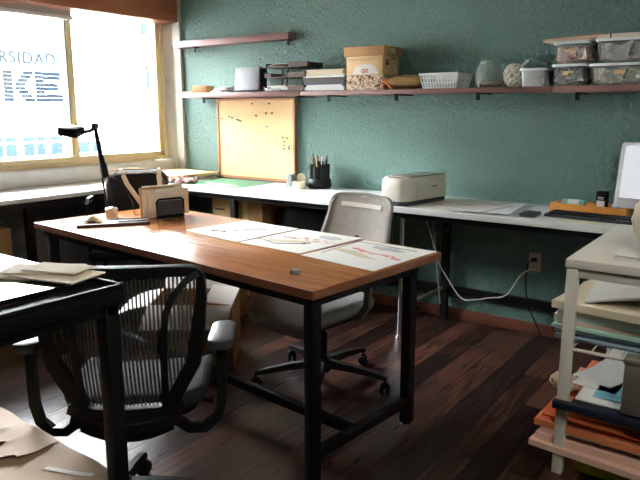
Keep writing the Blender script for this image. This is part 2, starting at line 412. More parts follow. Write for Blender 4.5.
one(MB().tube([(XL+.04, 2.9, 2.0), (XL+.03, 2.905, 1.6), (XL+.035, 2.9, 1.24)], .004, 6).tube([(XL+.035, 2.9, 1.24), (XL+.035, 2.9, 1.2)], .008, 6), 'blind_cord', M['cable_g'], 'thin blind cord hanging beside the gold window mullion', 'cord')

# ================================================================ across the street
struct(MB().box((-10, 6, -.35), (10.5, 44, .1)).build('ground', M['street']), 'street outside the window', 'street')
fc = thing('building', 'white building across the street with large letters on its front', 'building', (-12, 8, -.3))
MB().box((-1.5, 0, 2.4), (3, 30, 4.8)).build('wall', M['facade'], fc)
def ftext(body, y, z, size, m, name, spacing=1., bold=0.):
    return MB().text(body, size, Matrix.Translation((.012, y-8, z+.3)) @ YZ, .01, spacing, bold).build(name, m, fc)
ftext('RSIDAD', 6.5, 2.23, .31, M['faclet2'], 'lettering', 1.12, .006)
# big letters cut into horizontal louvres
big = MB()
def bl_rect(y0, y1, z0, z1):
    n = max(1, round((z1-z0)/.075))
    for i in range(n):
        a = z0+(z1-z0)*i/n; big.box((.012, (y0+y1)/2-8, a+(z1-z0)/n*.45+.3), (.02, y1-y0, (z1-z0)/n*.86))
z0, z1 = 1.52, 2.1
bl_rect(6.56, 6.74, z0, z1)
for i in range(8):
    zz = z0+(z1-z0)*(i+.4)/8; d = abs(i-3.5)/3.5
    big.box((.012, 6.86+d*.2-8, zz+.3), (.02, .2, (z1-z0)/8*.86))
bl_rect(7.2, 7.38, z0, z1); bl_rect(7.38, 7.74, z1-.16, z1); bl_rect(7.38, 7.68, z0+.21, z0+.36); bl_rect(7.38, 7.78, z0, z0+.15)
big.build('lettering', M['faclet'], fc)
ftext('078', 9.15, .88, .2, M['faclet'], 'lettering', 1.1)
for y0, y1, za, zb in ((6.2, 6.7, .3, .85), (6.85, 7.3, .3, .85), (7.42, 7.95, .3, .85), (8.05, 8.6, .3, .8), (9.9, 10.35, 1.85, 2.2), (9.8, 10.2, 3.0, 3.3)):
    f = MB().box((.01, (y0+y1)/2-8, (za+zb)/2+.3), (.03, y1-y0, zb-za)).build('window', M['facwin'], fc)
    MB().box((.03, (y0+y1)/2-8, (za+zb)/2+.3), (.02, .03, zb-za)).build('window_bar', M['fence'], f)
MB().box((.015, 10.1-8, 2.3+.3), (.03, .45, .1)).build('sign', M['facred'], fc)
MB().box((.015, 10.15-8, .95+.3), (.03, .12, .5)).build('sign', M['facred'], fc)
fn = thing('street_fence', 'white bar fence in front of the building across the street', 'fence', (-10.8, 7, -.3))
for y in range(-5, 6): MB().box((0, y*.9, .6), (.05, .05, 1.2)).build('post', M['fence'], fn)
rl = MB()
for z in (.35, .6, .85, 1.1): rl.box((0, 0, z), (.03, 9, .03))
rl.build('rail', M['fence'], fn)

# ================================================================ desks along the walls
d = thing('window_desk', 'long white desk with black frame running under the window', 'desk', (0, 0, 0))
MB().box((-4.128, 1.2, .805), (.596, 5.28, .03), bev=.003).build('tabletop', M['white'], d)
MB().box((-3.87, 1.2, .768), (.03, 5.2, .044)).box((-4.3, 1.2, .768), (.03, 5.2, .044)).build('frame', M['black'], d)
for y in (2.2, .6, -1.2):
    MB().box((-3.87, y, .375), (.045, .045, .75)).build('leg', M['black'], d)
    MB().box((-4.3, y, .375), (.045, .045, .75)).build('leg', M['black'], d)
d = thing('wall_desk', 'long white desk with dark underside along the green wall', 'desk', (0, 0, 0))
MB().box((-1.7, 3.548, .795), (4.24, .612, .03), bev=.003).build('tabletop', M['white'], d)
MB().box((-1.7, 3.29, .762), (4.18, .025, .036)).box((-1.7, 3.82, .762), (4.18, .025, .036)).build('frame', M['black'], d)
for x in (-1.74, -3.115, .3):
    MB().box((x, 3.82, .372), (.045, .04, .745)).build('leg', M['black'], d)
    if x == -1.74:
        MB().tube([(x-.05, 3.31, .012), (x-.05, 3.31, .745)], .016, 10).lathe([(.024, 0), (.024, .008), (.012, .02)], (x-.05, 3.31, 0)).build('leg', M['chrome'], d)['label'] = 'thin chrome leg'
        MB().tube([(x-.05, 3.31, .19), (x-.01, 3.8, .21)], .011, 8).build('stretcher', M['steel'], d)
    else:
        MB().box((x, 3.29, .372), (.04, .04, .745)).build('leg', M['black'], d)
MB().box((-1.7, 3.835, .2), (4.1, .03, .05)).build('rear_rail', M['black'], d)
MB().tube([(-1.72, 3.55, .76), (-1.62, 3.5, .2)], .004, 6).build('brace', M['steel'], d)

# ================================================================ wooden work table
TA = rad(180-5.9)
tb = thing('work_table', 'large wooden table with black square legs in the middle of the room', 'table', (-1.249, 1.691, 0), TA)
# local: x along the long front edge to the left (2.05), y towards the room's front -> depth is -y
L, D = 2.06, .82
tt = MB().box((L/2, -D/2, .742), (L, D, .03), bev=.004)
MB().box((L/2, -D/2, .7435), (L-.002, D-.002, .03), bev=.003).build('tabletop', M['table'], tb)
MB().bar([(0, 0, .742), (L, 0, .742), (L, -D, .742), (0, -D, .742)], .004, .031, closed=True).build('edge_band', M['table_edge'], tb)
apr = MB()
for y in (-.05, -.68): apr.box((L/2, y, .708), (L-.1, .04, .04))
for x in (.05, L-.05): apr.box((x, -.365, .708), (.04, .66, .04))
apr.build('frame', M['black'], tb)
for x in (.048, L-.1):
    for y in (-.05, -.66):
        lg = MB().box((x, y, .361), (.046, .046, .69), bev=.004).build('leg', M['black'], tb)
        MB().lathe([(.018, 0), (.018, .012), (.008, .016)], (x, y, 0)).build('foot', M['chrome'], lg)
st = MB()
for x in (.048, L-.1): st.box((x, -.355, .115), (.035, .565, .04), bev=.003)
st.box((L/2-.02, -.30, .115), (L-.18, .035, .04), bev=.003)
st.build('stretcher', M['black'], tb)

# ================================================================ office chairs
def caster(par, x, y, ang, m):
    c = MB().tube([(x, y, .06), (x, y, .085)], .008, 8)
    for s in (-1, 1):
        ca, sa = math.cos(ang), math.sin(ang)
        c.lathe([(0, -.009), (.02, -.009), (.026, -.005), (.026, .005), (.02, .009), (0, .009)], (x+ca*.015*s, y+sa*.015*s, .026), 16, axis=(ca, sa, 0))
    c.box((x, y, .047), (.034, .03, .03), bev=.008, rz=ang)
    return c.build('caster', m, par)
def star_base(root, m, mc, a0, r=.31, off=(0, 0)):
    ox, oy = off
    b = MB().lathe([(.045, .07), (.05, .09), (.045, .13), (.03, .14)], (0, 0, 0), 20)
    for k in range(5):
        a = rad(a0+72*k); c, s = math.cos(a), math.sin(a)
        pts = [(c*.03, s*.03, .112), (c*r*.5, s*r*.5, .105), (c*r*.85, s*r*.85, .09), (c*r, s*r, .08)]
        ws = [.05, .042, .032, .03]; hs = [.04, .03, .022, .014]
        b.sweep(pts, lambda i: [(-ws[i]/2, -hs[i]/2), (ws[i]/2, -hs[i]/2), (ws[i]*.32, hs[i]/2), (-ws[i]*.32, hs[i]/2)], up=(0, 0, 1))
    bo = b.build('star_base', m, root, (ox, oy, 0))
    for k in range(5):
        a = rad(a0+72*k); caster(bo, math.cos(a)*r*.97, math.sin(a)*r*.97, a+.7*k, mc)
    MB().tube([(0, 0, .1), (0, 0, .27)], .026, 14).tube([(0, 0, .27), (0, 0, .42)], .015, 12).build('gas_lift', m, root, (ox, oy, 0))
def seat(root, m, mp, cy, w, dp, z, th):
    ol = rrect(w, dp, .1, 6)
    t = MB(); sh = []
    for fz, k in ((z-th, .86), (z-th*.7, .97), (z-th*.35, 1.0), (z-th*.1, .97), (z, .9)):
        sh.append([(x*k, cy+y*k, fz+(-.02 if y > dp*.3 and False else 0)+ -.9*max(0, y/dp-.25)**2) for x, y in ol])
    bm = t.bm; rr = [[bm.verts.new(p) for p in s] for s in sh]
    for a, b in zip(rr, rr[1:]):
        for k in range(len(a)): bm.faces.new((a[k], a[(k+1) % len(a)], b[(k+1) % len(a)], b[k]))
    bm.faces.new(rr[0][::-1]); bm.faces.new(rr[-1])
    t.build('seat', m, root, sharp=60)
    p = MB().prism([(x*.84, cy+y*.84) for x, y in ol], z-th-.02, z-th+.004)
    p.box((0, -.01, z-th-.045), (.17, .24, .06), bev=.015)
    mo = p.build('seat_mechanism', mp, root)
    MB().tube([(.06, .02, z-th-.05), (.2, .03, z-th-.055), (.235, .03, z-th-.06)], [.006, .006, .014], 8).build('lever', mp, mo)

def back_outline(top_w, mid_w, bot_w, z0, z1, zm, rt, rb):
    """closed outline in x,z, counter-clockwise from bottom centre"""
    P = []
    half = []
    half += [(0, z0), (bot_w/2-rb, z0)]
    for a in range(1, 5): half.append((bot_w/2-rb+rb*math.sin(rad(18*a)), z0+rb*(1-math.cos(rad(18*a)))))
    half += [(mid_w/2-.02, (zm+z0)/2+.02), (mid_w/2, zm), (top_w/2, z1-rt-.05)]
    for a in range(0, 5): half.append((top_w/2-rt+rt*math.cos(rad(22.5*a)), z1-rt+rt*math.sin(rad(22.5*a))))
    half.append((0, z1+.008))
    right = half; left = [(-x, z) for x, z in half[1:-1]][::-1]
    return right+left

# --- black mesh chair in the foreground (local +y = the way it faces)
CA = rad(39)
ch = thing('office_chair', 'black mesh-back office chair seen from behind beside the wooden table', 'chair', (-1.725, 1.345, 0), CA)
def yb(x, z):      # backrest surface: gentle curve around the sitter, leaning back with height
    return -.262 + 1.1*x*x - .10*(z-.5) - .02*math.sin((z-.45)/.45*PI)
ol = back_outline(.50, .475, .30, .445, .90, .72, .04, .05)
def fw(z): return .015 if z > .88 else (.012+.009*max(0, min(1, (.87-z)/.2)) if z > .47 else .017)
def fprof(i):
    q = fw(ol[i][1]); return [(-q, -.018), (q, -.018), (q+.003, 0), (q, .018), (-q, .018), (-q-.003, 0)]
MB().sweep([(x*.965, yb(x, z), z-.006*(z > .88)) for x, z in ol], fprof, closed=True, up=(0, 1, 0)).build('backrest_frame', M['blackp'], ch)
def wz(z):
    pts = sorted([(zz, x) for x, zz in ol if x > .01])
    best = 0
    for (z_a, xa), (z_b, xb) in zip(pts, pts[1:]):
        if z_a <= z <= z_b and z_b > z_a: best = max(best, xa+(xb-xa)*(z-z_a)/(z_b-z_a))
    return best or pts[-1][1]
def msh(u, v):
    z = .448+.45*v; w = max(wz(z)*.965-.004, .1); x = (u-.5)*2*w; return (x, yb(x, z)+.004, z)
MB().sheet(msh, 16, 20, .0015).build('mesh_panel', M['mesh_black'], ch)
for s in (-1, 1):
    pts = []
    for x, z in ((.235, .885), (.2, .865), (.165, .825), (.142, .77), (.133, .70), (.13, .62), (.127, .55), (.122, .445)):
        pts.append((s*x, yb(x, z)-.012, z))
    MB().bar(pts, .02, .016, up=(0, 1, 0)).build('back_support', M['blackp'], ch)
hb = MB()
def hous(zc, w, h, y, th):
    hb.sweep([(x*w/2, y+.9*(x*w/2)**2, zc+.03*abs(x)**2) for x in (-1, -.75, -.5, -.25, 0, .25, .5, .75, 1)], [(-th/2, -h/2), (th/2, -h/2), (th/2, h/2), (-th/2, h/2)], up=(0, 0, 1))
hous(.428, .35, .035, -.262, .03); hous(.398, .33, .035, -.268, .034); hous(.37, .27, .035, -.25, .04)
hb.box((0, -.16, .4), (.09, .2, .035), bev=.01)
hb.build('back_bracket', M['blackp'], ch)
for s in (-1, 1):
    sup = MB().bar([(s*.15, -.235, .41), (s*.19, -.235, .38), (s*.235, -.225, .375), (s*.275, -.215, .405), (s*.29, -.21, .46), (s*.293, -.205, .53), (s*.293, -.2, .60), (s*.293, -.195, .64)], .03, .022, up=(0, 1, 0))
    so = sup.build('arm_support', M['blackp'], ch)
    pp = [(x, y) for x, y in rrect(.08, .21, .034)]
    MB().prism([(s*.293+x, -.155+y) for x, y in pp], .64, .672, bev=.008).build('armrest_pad', M['pad'], so)
seat(ch, M['blackf'], M['blackp'], .02, .46, .46, .475, .07)
star_base(ch, M['blackp'], M['blackp'], 84, .26, (-.075, -.116))

# --- grey mesh chair behind the table
gc = thing('office_chair', 'grey office chair with black star base behind the wooden table', 'chair', (-1.79, 2.50, 0), rad(171))
def yg(x, z): return -.20 + .75*x*x - .28*(z-.5)
ol = back_outline(.40, .44, .38, .52, .925, .70, .05, .06)
ol2 = ol
MB().sweep([(x, yg(x, z), z) for x, z in ol], [(-.009, -.01), (.009, -.01), (.009, .01), (-.009, .01)], closed=True, up=(0, 1, 0)).build('backrest_frame', M['greyframe'], gc)
def msg(u, v):
    z = .524+.397*v; w = max(wz(z)-.003, .1); x = (u-.5)*2*w; return (x, yg(x, z)+.003, z)
MB().sheet(msg, 14, 18, .003).build('mesh_panel', M['mesh_grey'], gc)
MB().sheet(lambda u, v: ((u-.5)*.27, yg((u-.5)*.27, .868+.022*v)-.006*0-.008, .868+.022*v), 10, 2, .004).sheet(lambda u, v: ((u-.5)*.27, yg((u-.5)*.27, .868+.022*v)+.009, .868+.022*v), 10, 2, .004).build('grip_strip', mat('pale_grip', (206, 200, 188), .5), gc)
sp = MB().bar([(0, -.02, .38), (0, -.17, .40), (0, -.225, .48), (0, -.25, .60), (0, -.285, .72)], .06, .025, up=(1, 0, 0))
sp.build('back_spine', M['blackp'], gc)
for s in (-1, 1):
    so = MB().bar([(s*.16, .03, .40), (s*.25, .0, .405), (s*.275, -.02, .46), (s*.275, -.03, .56)], .035, .02, up=(0, 1, 0)).build('arm_support', M['greyframe'], gc)
seat(gc, M['greym'], M['blackp'], .08, .5, .5, .475, .075)
star_base(gc, M['blackp'], M['blackp'], 12+189, .345)

# --- black chair at the window desk carrying the bag
bc = thing('armchair', 'black chair with loop arms at the window desk, mostly hidden by the wooden table', 'chair', (-3.52, 2.72, 0), rad(44))
for s in (-1, 1):
    MB().bar([(s*.26, .10, .44), (s*.26, .115, .7), (s*.258, .10, .765), (s*.258, .07, .785), (s*.258, -.07, .785), (s*.258, -.10, .76), (s*.258, -.115, .69), (s*.255, -.10, .44)], .026, .02, up=(1, 0, 0)).build('arm_loop', M['blackp'], bc)
MB().box((0, 0, .44), (.5, .46, .07), bev=.025).build('seat', M['blackf'], bc)
for sx in (-1, 1):
    for sy in (-1, 1):
        MB().tube([(sx*.22, sy*.19, .41), (sx*.24, sy*.21, 0)], .014, 8).build('leg', M['black'], bc)

# black shoulder bag with cream handles
bg = thing('tote_bag', 'black bag with long cream handles standing on the chair behind the wooden table', 'bag', (-3.435, 2.72, .476), rad(40))
def bagol(w, h): return [(-w/2, 0), (w/2, 0), (w/2+.005, h*.5)] + [(w/2-.07+.07*math.cos(rad(a)), h-.07+.07*math.sin(rad(a))) for a in (0, 22, 45, 67, 90)] + [(-w/2+.07+.07*math.cos(rad(a)), h-.07-.01+.07*math.sin(rad(a))) for a in (90, 112, 135, 157, 180)] + [(-w/2-.005, h*.5)]
MB().prism(bagol(.38, .5), -.07, .07, bev=.018, mtx=XZ).build('body', M['blackf'], bg)
MB().tube([(x*1.0, -.075, z) for x, z in bagol(.365, .49)[2:]], .004, 6).build('piping', M['greyframe'], bg)
MB().bar([(-.17, 0, .497), (-.05, .0, .508), (.08, 0, .507)], .02, .008, up=(0, 0, 1)).build('zip', M['tan'], bg)
MB().bar([(-.1, .03, .5), (-.09, -.06, .505), (-.05, -.085, .42), (.03, -.095, .3), (.1, -.1, .26), (.15, -.1, .27), (.165, -.095, .35), (.155, -.085, .46), (.15, -.06, .51), (.15, .03, .51)], .03, .005, up=(0, 1, .2)).build('handle', M['strap'], bg)

# ================================================================ foreground high table, papers, parcel
HX, HY, HZ = -1.262, .942, .95
ht = thing('high_table', 'black metal high table with a glossy glass top at the left edge', 'table', (0, 0, 0))
W, Dp = 1.5, .62
rim = MB()
for y in (HY-.02, HY-Dp+.02): rim.box((HX-W/2, y, HZ-.0305), (W, .04, .037), bev=.003)
rim.box((HX-.05, HY-Dp/2, HZ-.0305), (.1, Dp-.08, .037), bev=.003).box((HX-W+.02, HY-Dp/2, HZ-.0305), (.04, Dp-.08, .037), bev=.003)
rim.box((HX-.006, HY-Dp/2, HZ-.006), (.012, Dp, .014), bev=.002).box((HX-.05, HY-.006, HZ-.006), (.1, .012, .014), bev=.002)
for y in (HY-.03, HY-Dp+.03): rim.box((HX-W/2, y, HZ-.061), (W-.02, .03, .026), bev=.003)
for x in (HX-.03, HX-W+.03): rim.box((x, HY-Dp/2, HZ-.061), (.03, Dp-.1, .026), bev=.003)
rim.build('frame', M['black'], ht)
MB().box((HX-W/2-.05, HY-Dp/2, HZ-.006), (W-.102, Dp-.002, .012)).build('glass_top', M['glossblack'], ht)
for x in (HX-.03, HX-W+.03):
    for y in (HY-.03, HY-Dp+.03): MB().box((x, y, (HZ-.04)/2), (.04, .04, HZ-.04), bev=.004).build('leg', M['black'], ht)
MB().box((HX-W/2, HY-Dp/2, .345), (W-.1, Dp-.02, .02)).build('shelf', M['darkwood'], ht)
ENV = []
def envelope(x, y, z, w, dpt, rz, m, label, cat='papers', th=.006, name='envelope', curl=0.):
    o = one(MB().sheet(lambda u, v: ((u-.5)*w, (v-.5)*dpt, th+curl*(u-.5)**2*4*(1-v)), 8, 6, th), name, m, label, cat, (x, y, z), rz)
    return o
z = HZ-.011
z = HZ+.0005
for i, (x, y, w, dp, rz, m, lab) in enumerate((
    (-1.50, .872, .23, .115, .42, 'beige', 'cream envelope lying lowest in the small pile on the black high table'),
    (-1.45, .885, .20, .12, .25, 'cream', 'torn-edged cream envelope second from the bottom of the pile on the black high table'),
    (-1.515, .888, .19, .10, .62, 'beige', 'cream envelope turned to the left below the top one on the black high table'),
    (-1.475, .905, .155, .085, .36, 'cream', 'small cream envelope lying on top of the pile on the black high table'))):
    envelope(x, y, z, w, dp, rz, M[m], lab, 'envelope', .0035); z += .0042
pc = thing('parcel', 'crumpled brown kraft paper parcel on the low shelf of the black high table', 'parcel', (-1.83, .735, .356))
def pf(u, v):
    x = -.42+.90*u; y = -.34+.55*v+.06*(1-u)*v
    if v > .98: y += .004*math.sin(u*23)
    cr = abs(math.sin(u*7.3+v*4.1))**6*.006 + abs(math.sin(u*3.1-v*8.2+1))**8*.007
    zz = .052+.003*math.sin(u*6+v*3)+cr
    e = min(u, 1-u, v, 1-v)
    if e < .03: zz -= (.03-e)*.25
    return (x, y, zz)
MB().sheet(pf, 60, 40, .04).build('body', M['kraft'], pc, sharp=30)
def flap(u, v):
    tear = .22+.05*math.sin(u*9)+.025*math.sin(u*23+1)+.012*math.sin(u*51)
    a = pf(.30+.40*u, .985-tear*(1-v)); k = 1-v
    return (a[0], a[1]-.002, a[2]+.004+.012*k*k)
MB().sheet(flap, 40, 6, .002).build('torn_flap', M['kraft'], pc, sharp=30)
MB().sheet(lambda u, v: (pf(.80+.16*u, .80+.03*v+.10*u)[0], pf(.80+.16*u, .80+.03*v+.10*u)[1], pf(.80+.16*u, .80+.03*v+.10*u)[2]+.0025), 12, 2, .0015).build('white_slip', M['paper'], pc)
MB().sheet(lambda u, v: (pf(.12+.2*u, .9+.06*v)[0], pf(.12+.2*u, .9+.06*v)[1], pf(.12+.2*u, .9+.06*v)[2]+.0025), 10, 3, .0015).build('white_slip', M['paper'], pc)

# ================================================================ things on the wooden table
TZ = .7592
def quad_sheet(c, th, m, name, label, cat, z, group=None):
    cx = sum(p[0] for p in c)/4; cy = sum(p[1] for p in c)/4
    def f(u, v):
        a = [c[0][k]*(1-u)+c[1][k]*u for k in (0, 1)]; b = [c[3][k]*(1-u)+c[2][k]*u for k in (0, 1)]
        return (a[0]*(1-v)+b[0]*v-cx, a[1]*(1-v)+b[1]*v-cy, th)
    return one(MB().sheet(f, 4, 4, th), name, m, label, cat, (cx, cy, z), group=group)
def blob(mb, cx, cy, w, h, rz, n=14, jag=.25, z=.0022, th=.0006):
    pts = []
    for k in range(n):
        a = 2*PI*k/n; q = 1+R.uniform(-jag, jag); x, y = math.cos(a)*w/2*q, math.sin(a)*h/2*q
        pts.append((cx+x*math.cos(rz)-y*math.sin(rz), cy+x*math.sin(rz)+y*math.cos(rz)))
    mb.prism(pts, z, z+th)
def stroke(mb, pts, r, z=.0024):
    mb.tube([(x, y, z) for x, y in pts], r, 5)
d1 = quad_sheet([(-2.443, 2.220), (-2.032, 2.150), (-2.0, 2.587), (-2.385, 2.612)], .0015, M['paper'], 'drawing_sheet', 'left drawing sheet with faint grey sketch lines on the wooden table', 'drawing', TZ)
g = MB(); blob(g, .03, .06, .2, .07, -.2); blob(g, .08, .1, .06, .06, 0); g.build('grey_sketch', M['greyink'], d1)
g = MB(); stroke(g, [(-.12, -.1), (-.05, -.09), (.01, -.03)], .002); stroke(g, [(-.1, -.12), (-.08, -.09), (-.02, -.1)], .003); stroke(g, [(0, .0), (.08, .08), (.12, .05)], .0015); g.build('dark_sketch', M['darkink'], d1)
d2 = quad_sheet([(-2.01, 2.150), (-1.642, 2.125), (-1.602, 2.565), (-1.98, 2.585)], .0015, M['paper'], 'drawing_sheet', 'middle drawing sheet with pink strokes on the wooden table', 'drawing', TZ)
g = MB()
for k in range(10): blob(g, -.10+.03*k, .03+R.uniform(-.022, .022), R.uniform(.025, .06), R.uniform(.012, .03), R.uniform(-.5, .8), 9, .5)
g.build('pink_sketch', M['pink'], d2)
g = MB(); blob(g, -.06, -.06, .24, .05, .3); g.build('tan_sketch', M['tanink'], d2)
g = MB(); blob(g, .07, .12, .14, .06, -.1); g.build('grey_sketch', M['greyink'], d2)
g = MB(); stroke(g, [(-.19, -.08), (-.05, -.13), (.07, -.06)], .0015); stroke(g, [(.05, -.06), (.08, -.03)], .0015); g.build('dark_sketch', M['darkink'], d2)
d3 = quad_sheet([(-1.62, 2.105), (-1.225, 2.045), (-1.185, 2.500), (-1.564, 2.53)], .0015, M['paper'], 'drawing_sheet', 'right drawing sheet with pink and tan marks at the corner of the wooden table', 'drawing', TZ)
g = MB()
for k in range(11): blob(g, -.09+.025*k, .035-.005*k+R.uniform(-.022, .022), R.uniform(.02, .05), R.uniform(.012, .03), R.uniform(-.8, .5), 9, .5)
g.build('pink_sketch', M['pink'], d3)
g = MB(); blob(g, -.06, -.03, .26, .055, -.35); g.build('tan_sketch', M['tanink'], d3)
g = MB(); blob(g, .03, .12, .16, .07, -.1); g.build('grey_sketch', M['greyink'], d3)
g = MB(); stroke(g, [(-.17, .19), (-.175, -.1)], .0012); stroke(g, [(-.17, .19), (.15, .15)], .0012); g.build('dark_sketch', M['darkink'], d3)
er = thing('eraser', 'small grey eraser near the front corner of the wooden table', 'eraser', (-1.438, 1.843, TZ), rad(25))
MB().box((0, 0, .009), (.03, .022, .018), bev=.003).build('sleeve', M['greyframe'], er)
MB().box((-.016, 0, .009), (.012, .02, .016), bev=.003).build('rubber', M['machdark'], er)

# desk lamp with magnifier-style head
lp = thing('desk_lamp', 'black jointed desk lamp standing at the left end of the wooden table', 'lamp', (-3.085, 2.25, TZ))
MB().lathe([(.035, 0), (.035, .05), (.03, .056), (.012, .06)], (0, 0, 0), 16).build('base', M['steel'], lp)
o3 = lambda x, y, z: (x+3.085, y-2.25, z-TZ)
la = MB()
for q in (-.012, .012):
    la.tube([o3(-3.09+q, 2.25+q, .815), o3(-3.145+q, 2.26+q, 1.03)], .005, 8)
la.build('lower_arm', M['black'], lp)
MB().tube([o3(-3.13, 2.258, .985), o3(-3.155, 2.263, 1.06)], .02, 10).build('elbow', M['blackp'], lp)
MB().tube([o3(-3.15, 2.262, 1.04), o3(-3.19, 2.268, 1.16), o3(-3.215, 2.272, 1.262)], [.017, .013, .011], 10).tube([o3(-3.14, 2.255, 1.08), o3(-3.205, 2.262, 1.2)], .004, 6).build('upper_arm', M['black'], lp)
MB().tube([o3(-3.20, 2.275, 1.268), o3(-3.225, 2.265, 1.272)], .017, 10).tube([o3(-3.215, 2.272, 1.262), o3(-3.24, 2.25, 1.242), o3(-3.28, 2.222, 1.236)], .011, 8).build('head_joint', M['blackp'], lp)
hd = MB().box((0, 0, 0), (.12, .10, .05), bev=.01).build('lamp_head', M['black'], lp, o3(-3.325, 2.19, 1.243), rot=(rad(12), rad(8), rad(25)))
MB().box((0, 0, -.026), (.09, .07, .004)).build('light_panel', M['greyframe'], hd)
one(MB().tube([(-3.145, 2.27, 1.0), (-3.07, 2.33, .95), (-3.04, 2.36, .84), (-3.02, 2.36, TZ+.006), (-2.98, 2.4, TZ+.006)], .0035, 6), 'lamp_cord', M['black'], 'thin black cord hanging from the desk lamp', 'cord')
# shallow tray with pencils in front of the lamp
tr = thing('pencil_tray', 'long dark red edged tray holding pencils at the left end of the wooden table', 'tray', (-2.905, 2.125, TZ), rad(54.6))
MB().box((0, 0, .004), (.37, .15, .008), bev=.002).build('bottom', M['paper'], tr)
for sx, sy, a, b in ((0, -.075, .37, .01), (0, .075, .37, .01), (-.18, 0, .01, .14), (.18, 0, .01, .14)):
    MB().box((sx, sy, .0075), (a, b, .015), bev=.002).build('rim', M['maroon'], tr)
one(MB().sheet(lambda u, v: ((u-.5)*.15*(1-.6*v), (v-.5)*.09, .035*math.sin(PI*min(1, v+.1))*(1-abs(u-.5)*1.6)+.004), 8, 6, .004), 'pencil_case', M['tan'], 'tan leather pencil case lying on the tray beside the desk lamp', 'pencil case', (-3.0, 2.06, TZ+.0095), rad(40))
for k in range(3):
    a = rad(54.6+R.uniform(-5, 5)); q = .012*k
    one(MB().tube([(-.08, 0, 0), (.065, 0, 0), (.08, 0, 0)], [.0038, .0038, .0006], 6), 'pencil', [M['machdark'], M['pencil'], M['grey']][k],
        ['dark pencil lying on the tray nearest to the letter holder', 'pale wooden pencil in the middle of the tray', 'grey pencil at the lamp side of the tray'][k], 'pencil', (-2.83-q*.9, 2.2+q*.6, TZ+.0125), a)

# letter holder
LA = rad(77)
lh = thing('letter_holder', 'black wire letter holder at the back of the wooden table', 'letter holder', (-2.86, 2.46, TZ), LA)
# local x along the letters, local -y towards the camera
for k, y in enumerate((-.045, .03)):
    MB().tube([(-.085, y, .012), (-.085, y, .095), (-.07, y, .108), (.07, y, .108), (.085, y, .095), (.085, y, .012)], .005, 6, closed=True).build('wire_frame', M['black'], lh)
    MB().box((0, y, .055), (.16, .002, .085)).build('panel', M['machdark'] if k == 0 else M['black'], lh)
MB().box((0, -.0075, .004), (.17, .09, .006)).tube([(.085, -.045, .012), (.085, .03, .012)], .004, 6).build('base', M['black'], lh)
ct, sn = math.cos(LA), math.sin(LA)
for k, (off, w, h, lean, m, xo, lab) in enumerate((
    (-.034, .22, .142, 3, 'beige', -.02, 'cream envelope nearest to the front panel in the black letter holder'),
    (-.020, .20, .150, 1, 'cream', .03, 'cream envelope second in the black letter holder'),
    (-.006, .26, .155, -3, 'beige', -.02, 'wide pale envelope in the middle of the black letter holder'),
    (.006, .22, .165, -2, 'card', -.05, 'light brown envelope fourth in the black letter holder'),
    (.018, .25, .172, -5, 'cream', -.01, 'tallest cream envelope at the rear of the black letter holder'))):
    lx, ly = xo, off
    one(MB().box((0, 0, h/2), (w, .006, h), bev=.001), 'envelope', M[m], lab, 'envelope', (-2.86+lx*ct-ly*sn, 2.46+lx*sn+ly*ct, TZ+.0085), 0, 'letters in the letter holder', rot=(rad(lean*.4), 0, LA+rad(lean*.3)))

# ================================================================ under the tables
def open_box(name, loc, rz, w, dp, h, m, label, flaps=True, inside=None, cat='box', letters=None):
    b = thing(name, label, cat, loc, rz); t = .005
    MB().box((0, 0, t/2), (w, dp, t)).box((0, -dp/2+t/2, h/2), (w, t, h)).box((0, dp/2-t/2, h/2), (w, t, h)).box((-w/2+t/2, 0, h/2), (t, dp, h)).box((w/2-t/2, 0, h/2), (t, dp, h)).build('body', m, b)
    if flaps:
        MB().sheet(lambda u, v: ((u-.5)*w, -dp/2-v*.19, h+.002-.06*v*v-.01*v), 6, 5, .004).build('flap', inside, b)
        MB().sheet(lambda u, v: ((u-.5)*w, dp/2+v*.13, h+.004+.07*v), 6, 4, .004).build('flap', inside, b)
        MB().sheet(lambda u, v: (w/2-v*.15, (u-.5)*dp, h+.006+.02*v), 4, 4, .004).build('flap', inside, b)
        MB().sheet(lambda u, v: (-w/2-v*.19, (u-.5)*dp, h+.002-.05*v*v-.01*v), 4, 5, .004).build('flap', inside, b)
    return b
ob = open_box('cardboard_box', (-2.565, 2.385, 0), rad(36), .44, .34, .345, M['card'], 'open cardboard box with white lined flaps on the floor under the wooden table', True, M['cardin'])
cb = thing('cardboard_box', 'long closed cardboard box on the floor behind the open box under the wooden table', 'box', (-3.05, 2.95, 0), rad(5))
MB().box((0, 0, .13), (.42, .3, .26), bev=.004).build('body', M['card'], cb)
MB().box((0, 0, .262), (.05, .3, .003)).build('packing_tape', M['tan'], cb)
cb = thing('cardboard_box', 'plain brown cardboard box under the window desk at the left edge', 'box', (-4.12, 1.92, 0))
MB().box((0, 0, .31), (.3, .42, .62), bev=.004).build('body', M['card'], cb)
cb = thing('cardboard_box', 'brown cardboard box with printed lettering standing under the white wall desk', 'box', (-3.348, 3.575, .44))
MB().box((0, 0, .145), (.20, .34, .29), bev=.004).build('body', M['cardl'], cb)
MB().box((0.01, -.172, .10), (.12, .002, .022)).box((-.02, -.172, .2), (.1, .002, .012)).build('print', M['darkwood'], cb)
MB().box((0, 0, .292), (.04, .34, .004)).build('packing_tape', M['tan'], cb)
sb = thing('stool', 'low dark stool carrying a cardboard box under the white wall desk', 'stool', (-3.348, 3.575, 0))
MB().box((0, 0, .424), (.22, .36, .03), bev=.005).build('top', M['darkwood'], sb)
for sx in (-1, 1):
    for sy in (-1, 1): MB().box((sx*.09, sy*.15, .2045), (.03, .03, .409)).build('leg', M['darkwood'], sb)
cb = thing('cardboard_box', 'tall brown cardboard box right of the desk leg under the white wall desk', 'box', (-3.108, 3.60, 0))
